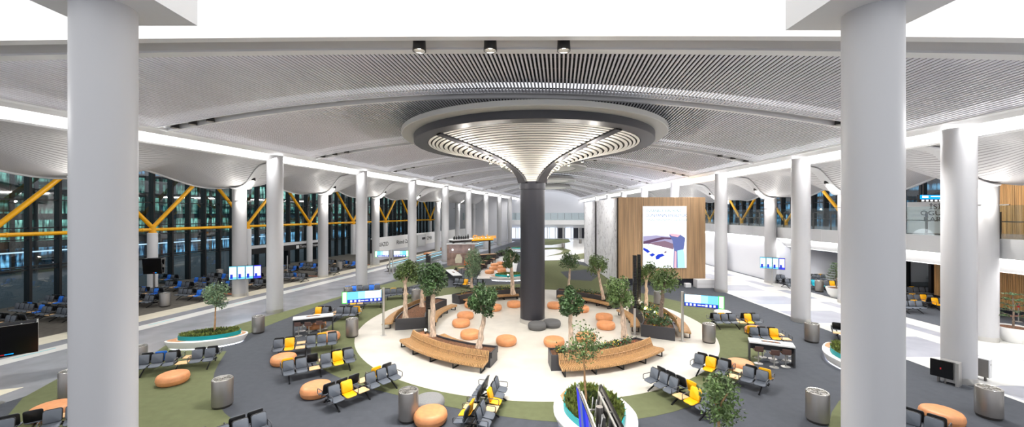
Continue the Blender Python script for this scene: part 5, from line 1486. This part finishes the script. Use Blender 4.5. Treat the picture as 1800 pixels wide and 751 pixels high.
for i,(px,py) in enumerate(((797,487),(811,481),(826,486),(838,482),(848,474),(852,467.5),(866,463),(868,453))):
    c = G(px,py); tt = thing('cafe_table', 'square timber cafe table '+places[i], 'table', c, random.uniform(0,1), 'cafe tables'); O('top', TBT, tt); O('pedestal', TBP, tt)
    for j in range(2):
        a = 1.2+PI*j+random.uniform(-.5,.5); q = (c[0]+math.cos(a)*.72, c[1]+math.sin(a)*.72)
        t = thing('cafe_chair', '%s dark cafe chair of the table %s' % (['rear','front'][j], places[i]), 'chair', q, a-PI/2, 'cafe chairs')
        O('seat', CHS, t); O('backrest', CHB, t)
        for sx in (-.18,.18):
            for sy in (-.17,.17): O('leg', CHL, t, (sx,sy,0))
for i,(px,py) in enumerate(((849,472),(855,465),(860,461),(871,454.5),(880.5,449.5),(884.5,449))):
    rng = random.Random(60+i); c = G(px,py); t = thing('shrub_box', '%s dark box of green shrubs edging the cafe' % ORD[i], 'planter', c, R(60), 'shrub boxes edging the cafe')
    mb = MB(); mb.box(-.7,.7,-.2,.2,0,.6); O('box', mb.mesh('bx','cafe_dark'), t)
    mb = MB()
    for q in range(160): leafquad(mb, Vector((rng.uniform(-.7,.7), rng.gauss(0,.12), .6+abs(rng.gauss(0,.22)))), .2, rng)
    o = O('shrub', mb.mesh('sh','leaf'), t)
# upper level sign and banner on the right balcony
t = thing('hanging_sign', 'blue lit hanging sign on the right balcony beside the timber wall', 'sign', (0,0,0))
mb = MB(); mb.box(33.6,36.0,31.9,32.1,8.75,9.35); O('case', mb.mesh('cs','screen_black'), t)
mb = MB(); mb.box(33.65,35.95,31.87,31.9,8.98,9.32); O('blue_face', mb.mesh('bf','sign_blue'), t)
mb = MB()
for i in range(6): mb.box(33.75+.36*i,33.95+.36*i,31.86,31.87,8.80,8.94)
mb.box(34.5,35.8,31.86,31.87,9.16,9.24); mb.box(33.8,34.3,31.86,31.87,9.1,9.26); O('pictograms', mb.mesh('pc','screen_white'), t)
mb = MB(); mb.cyl((34.0,32,9.35),(34.0,32,11.6),.03); mb.cyl((35.6,32,9.35),(35.6,32,11.6),.03); O('hanger', mb.mesh('hg','steel_dark'), t)
t = thing('banner', 'white upright banner with dark lettering behind the right balcony glass', 'banner', (32.2,30.2,6.2), R(-40))
mb = MB(); mb.box(-.95,.95,-.02,.02,.05,2.5); O('cloth', mb.mesh('cl','soffit_white'), t); mb = MB(); mb.box(-.95,.95,-.15,.15,0,.06); O('foot', mb.mesh('ft','steel_dark'), t)
for i,s_ in enumerate(('\u0130S\u0130','\u00d6G\u00dc','KAR')): text('lettering', s_, .5, 'text_black', t, (.9,-.03,2.1-.48*i), (R(90),0,0), 'RIGHT')
# far exit sign on the gallery, right of the timber block
t = thing('exit_sign', 'small green and white lit sign on the balcony above the timber block', 'sign', (0,0,0))
mb = MB(); mb.box(30.3,32.0,57,57.15,9.2,9.75); O('case', mb.mesh('cs','screen_white'), t); mb = MB(); mb.box(30.3,30.75,56.96,57,9.2,9.75); O('green_field', mb.mesh('gf','sign_green'), t)
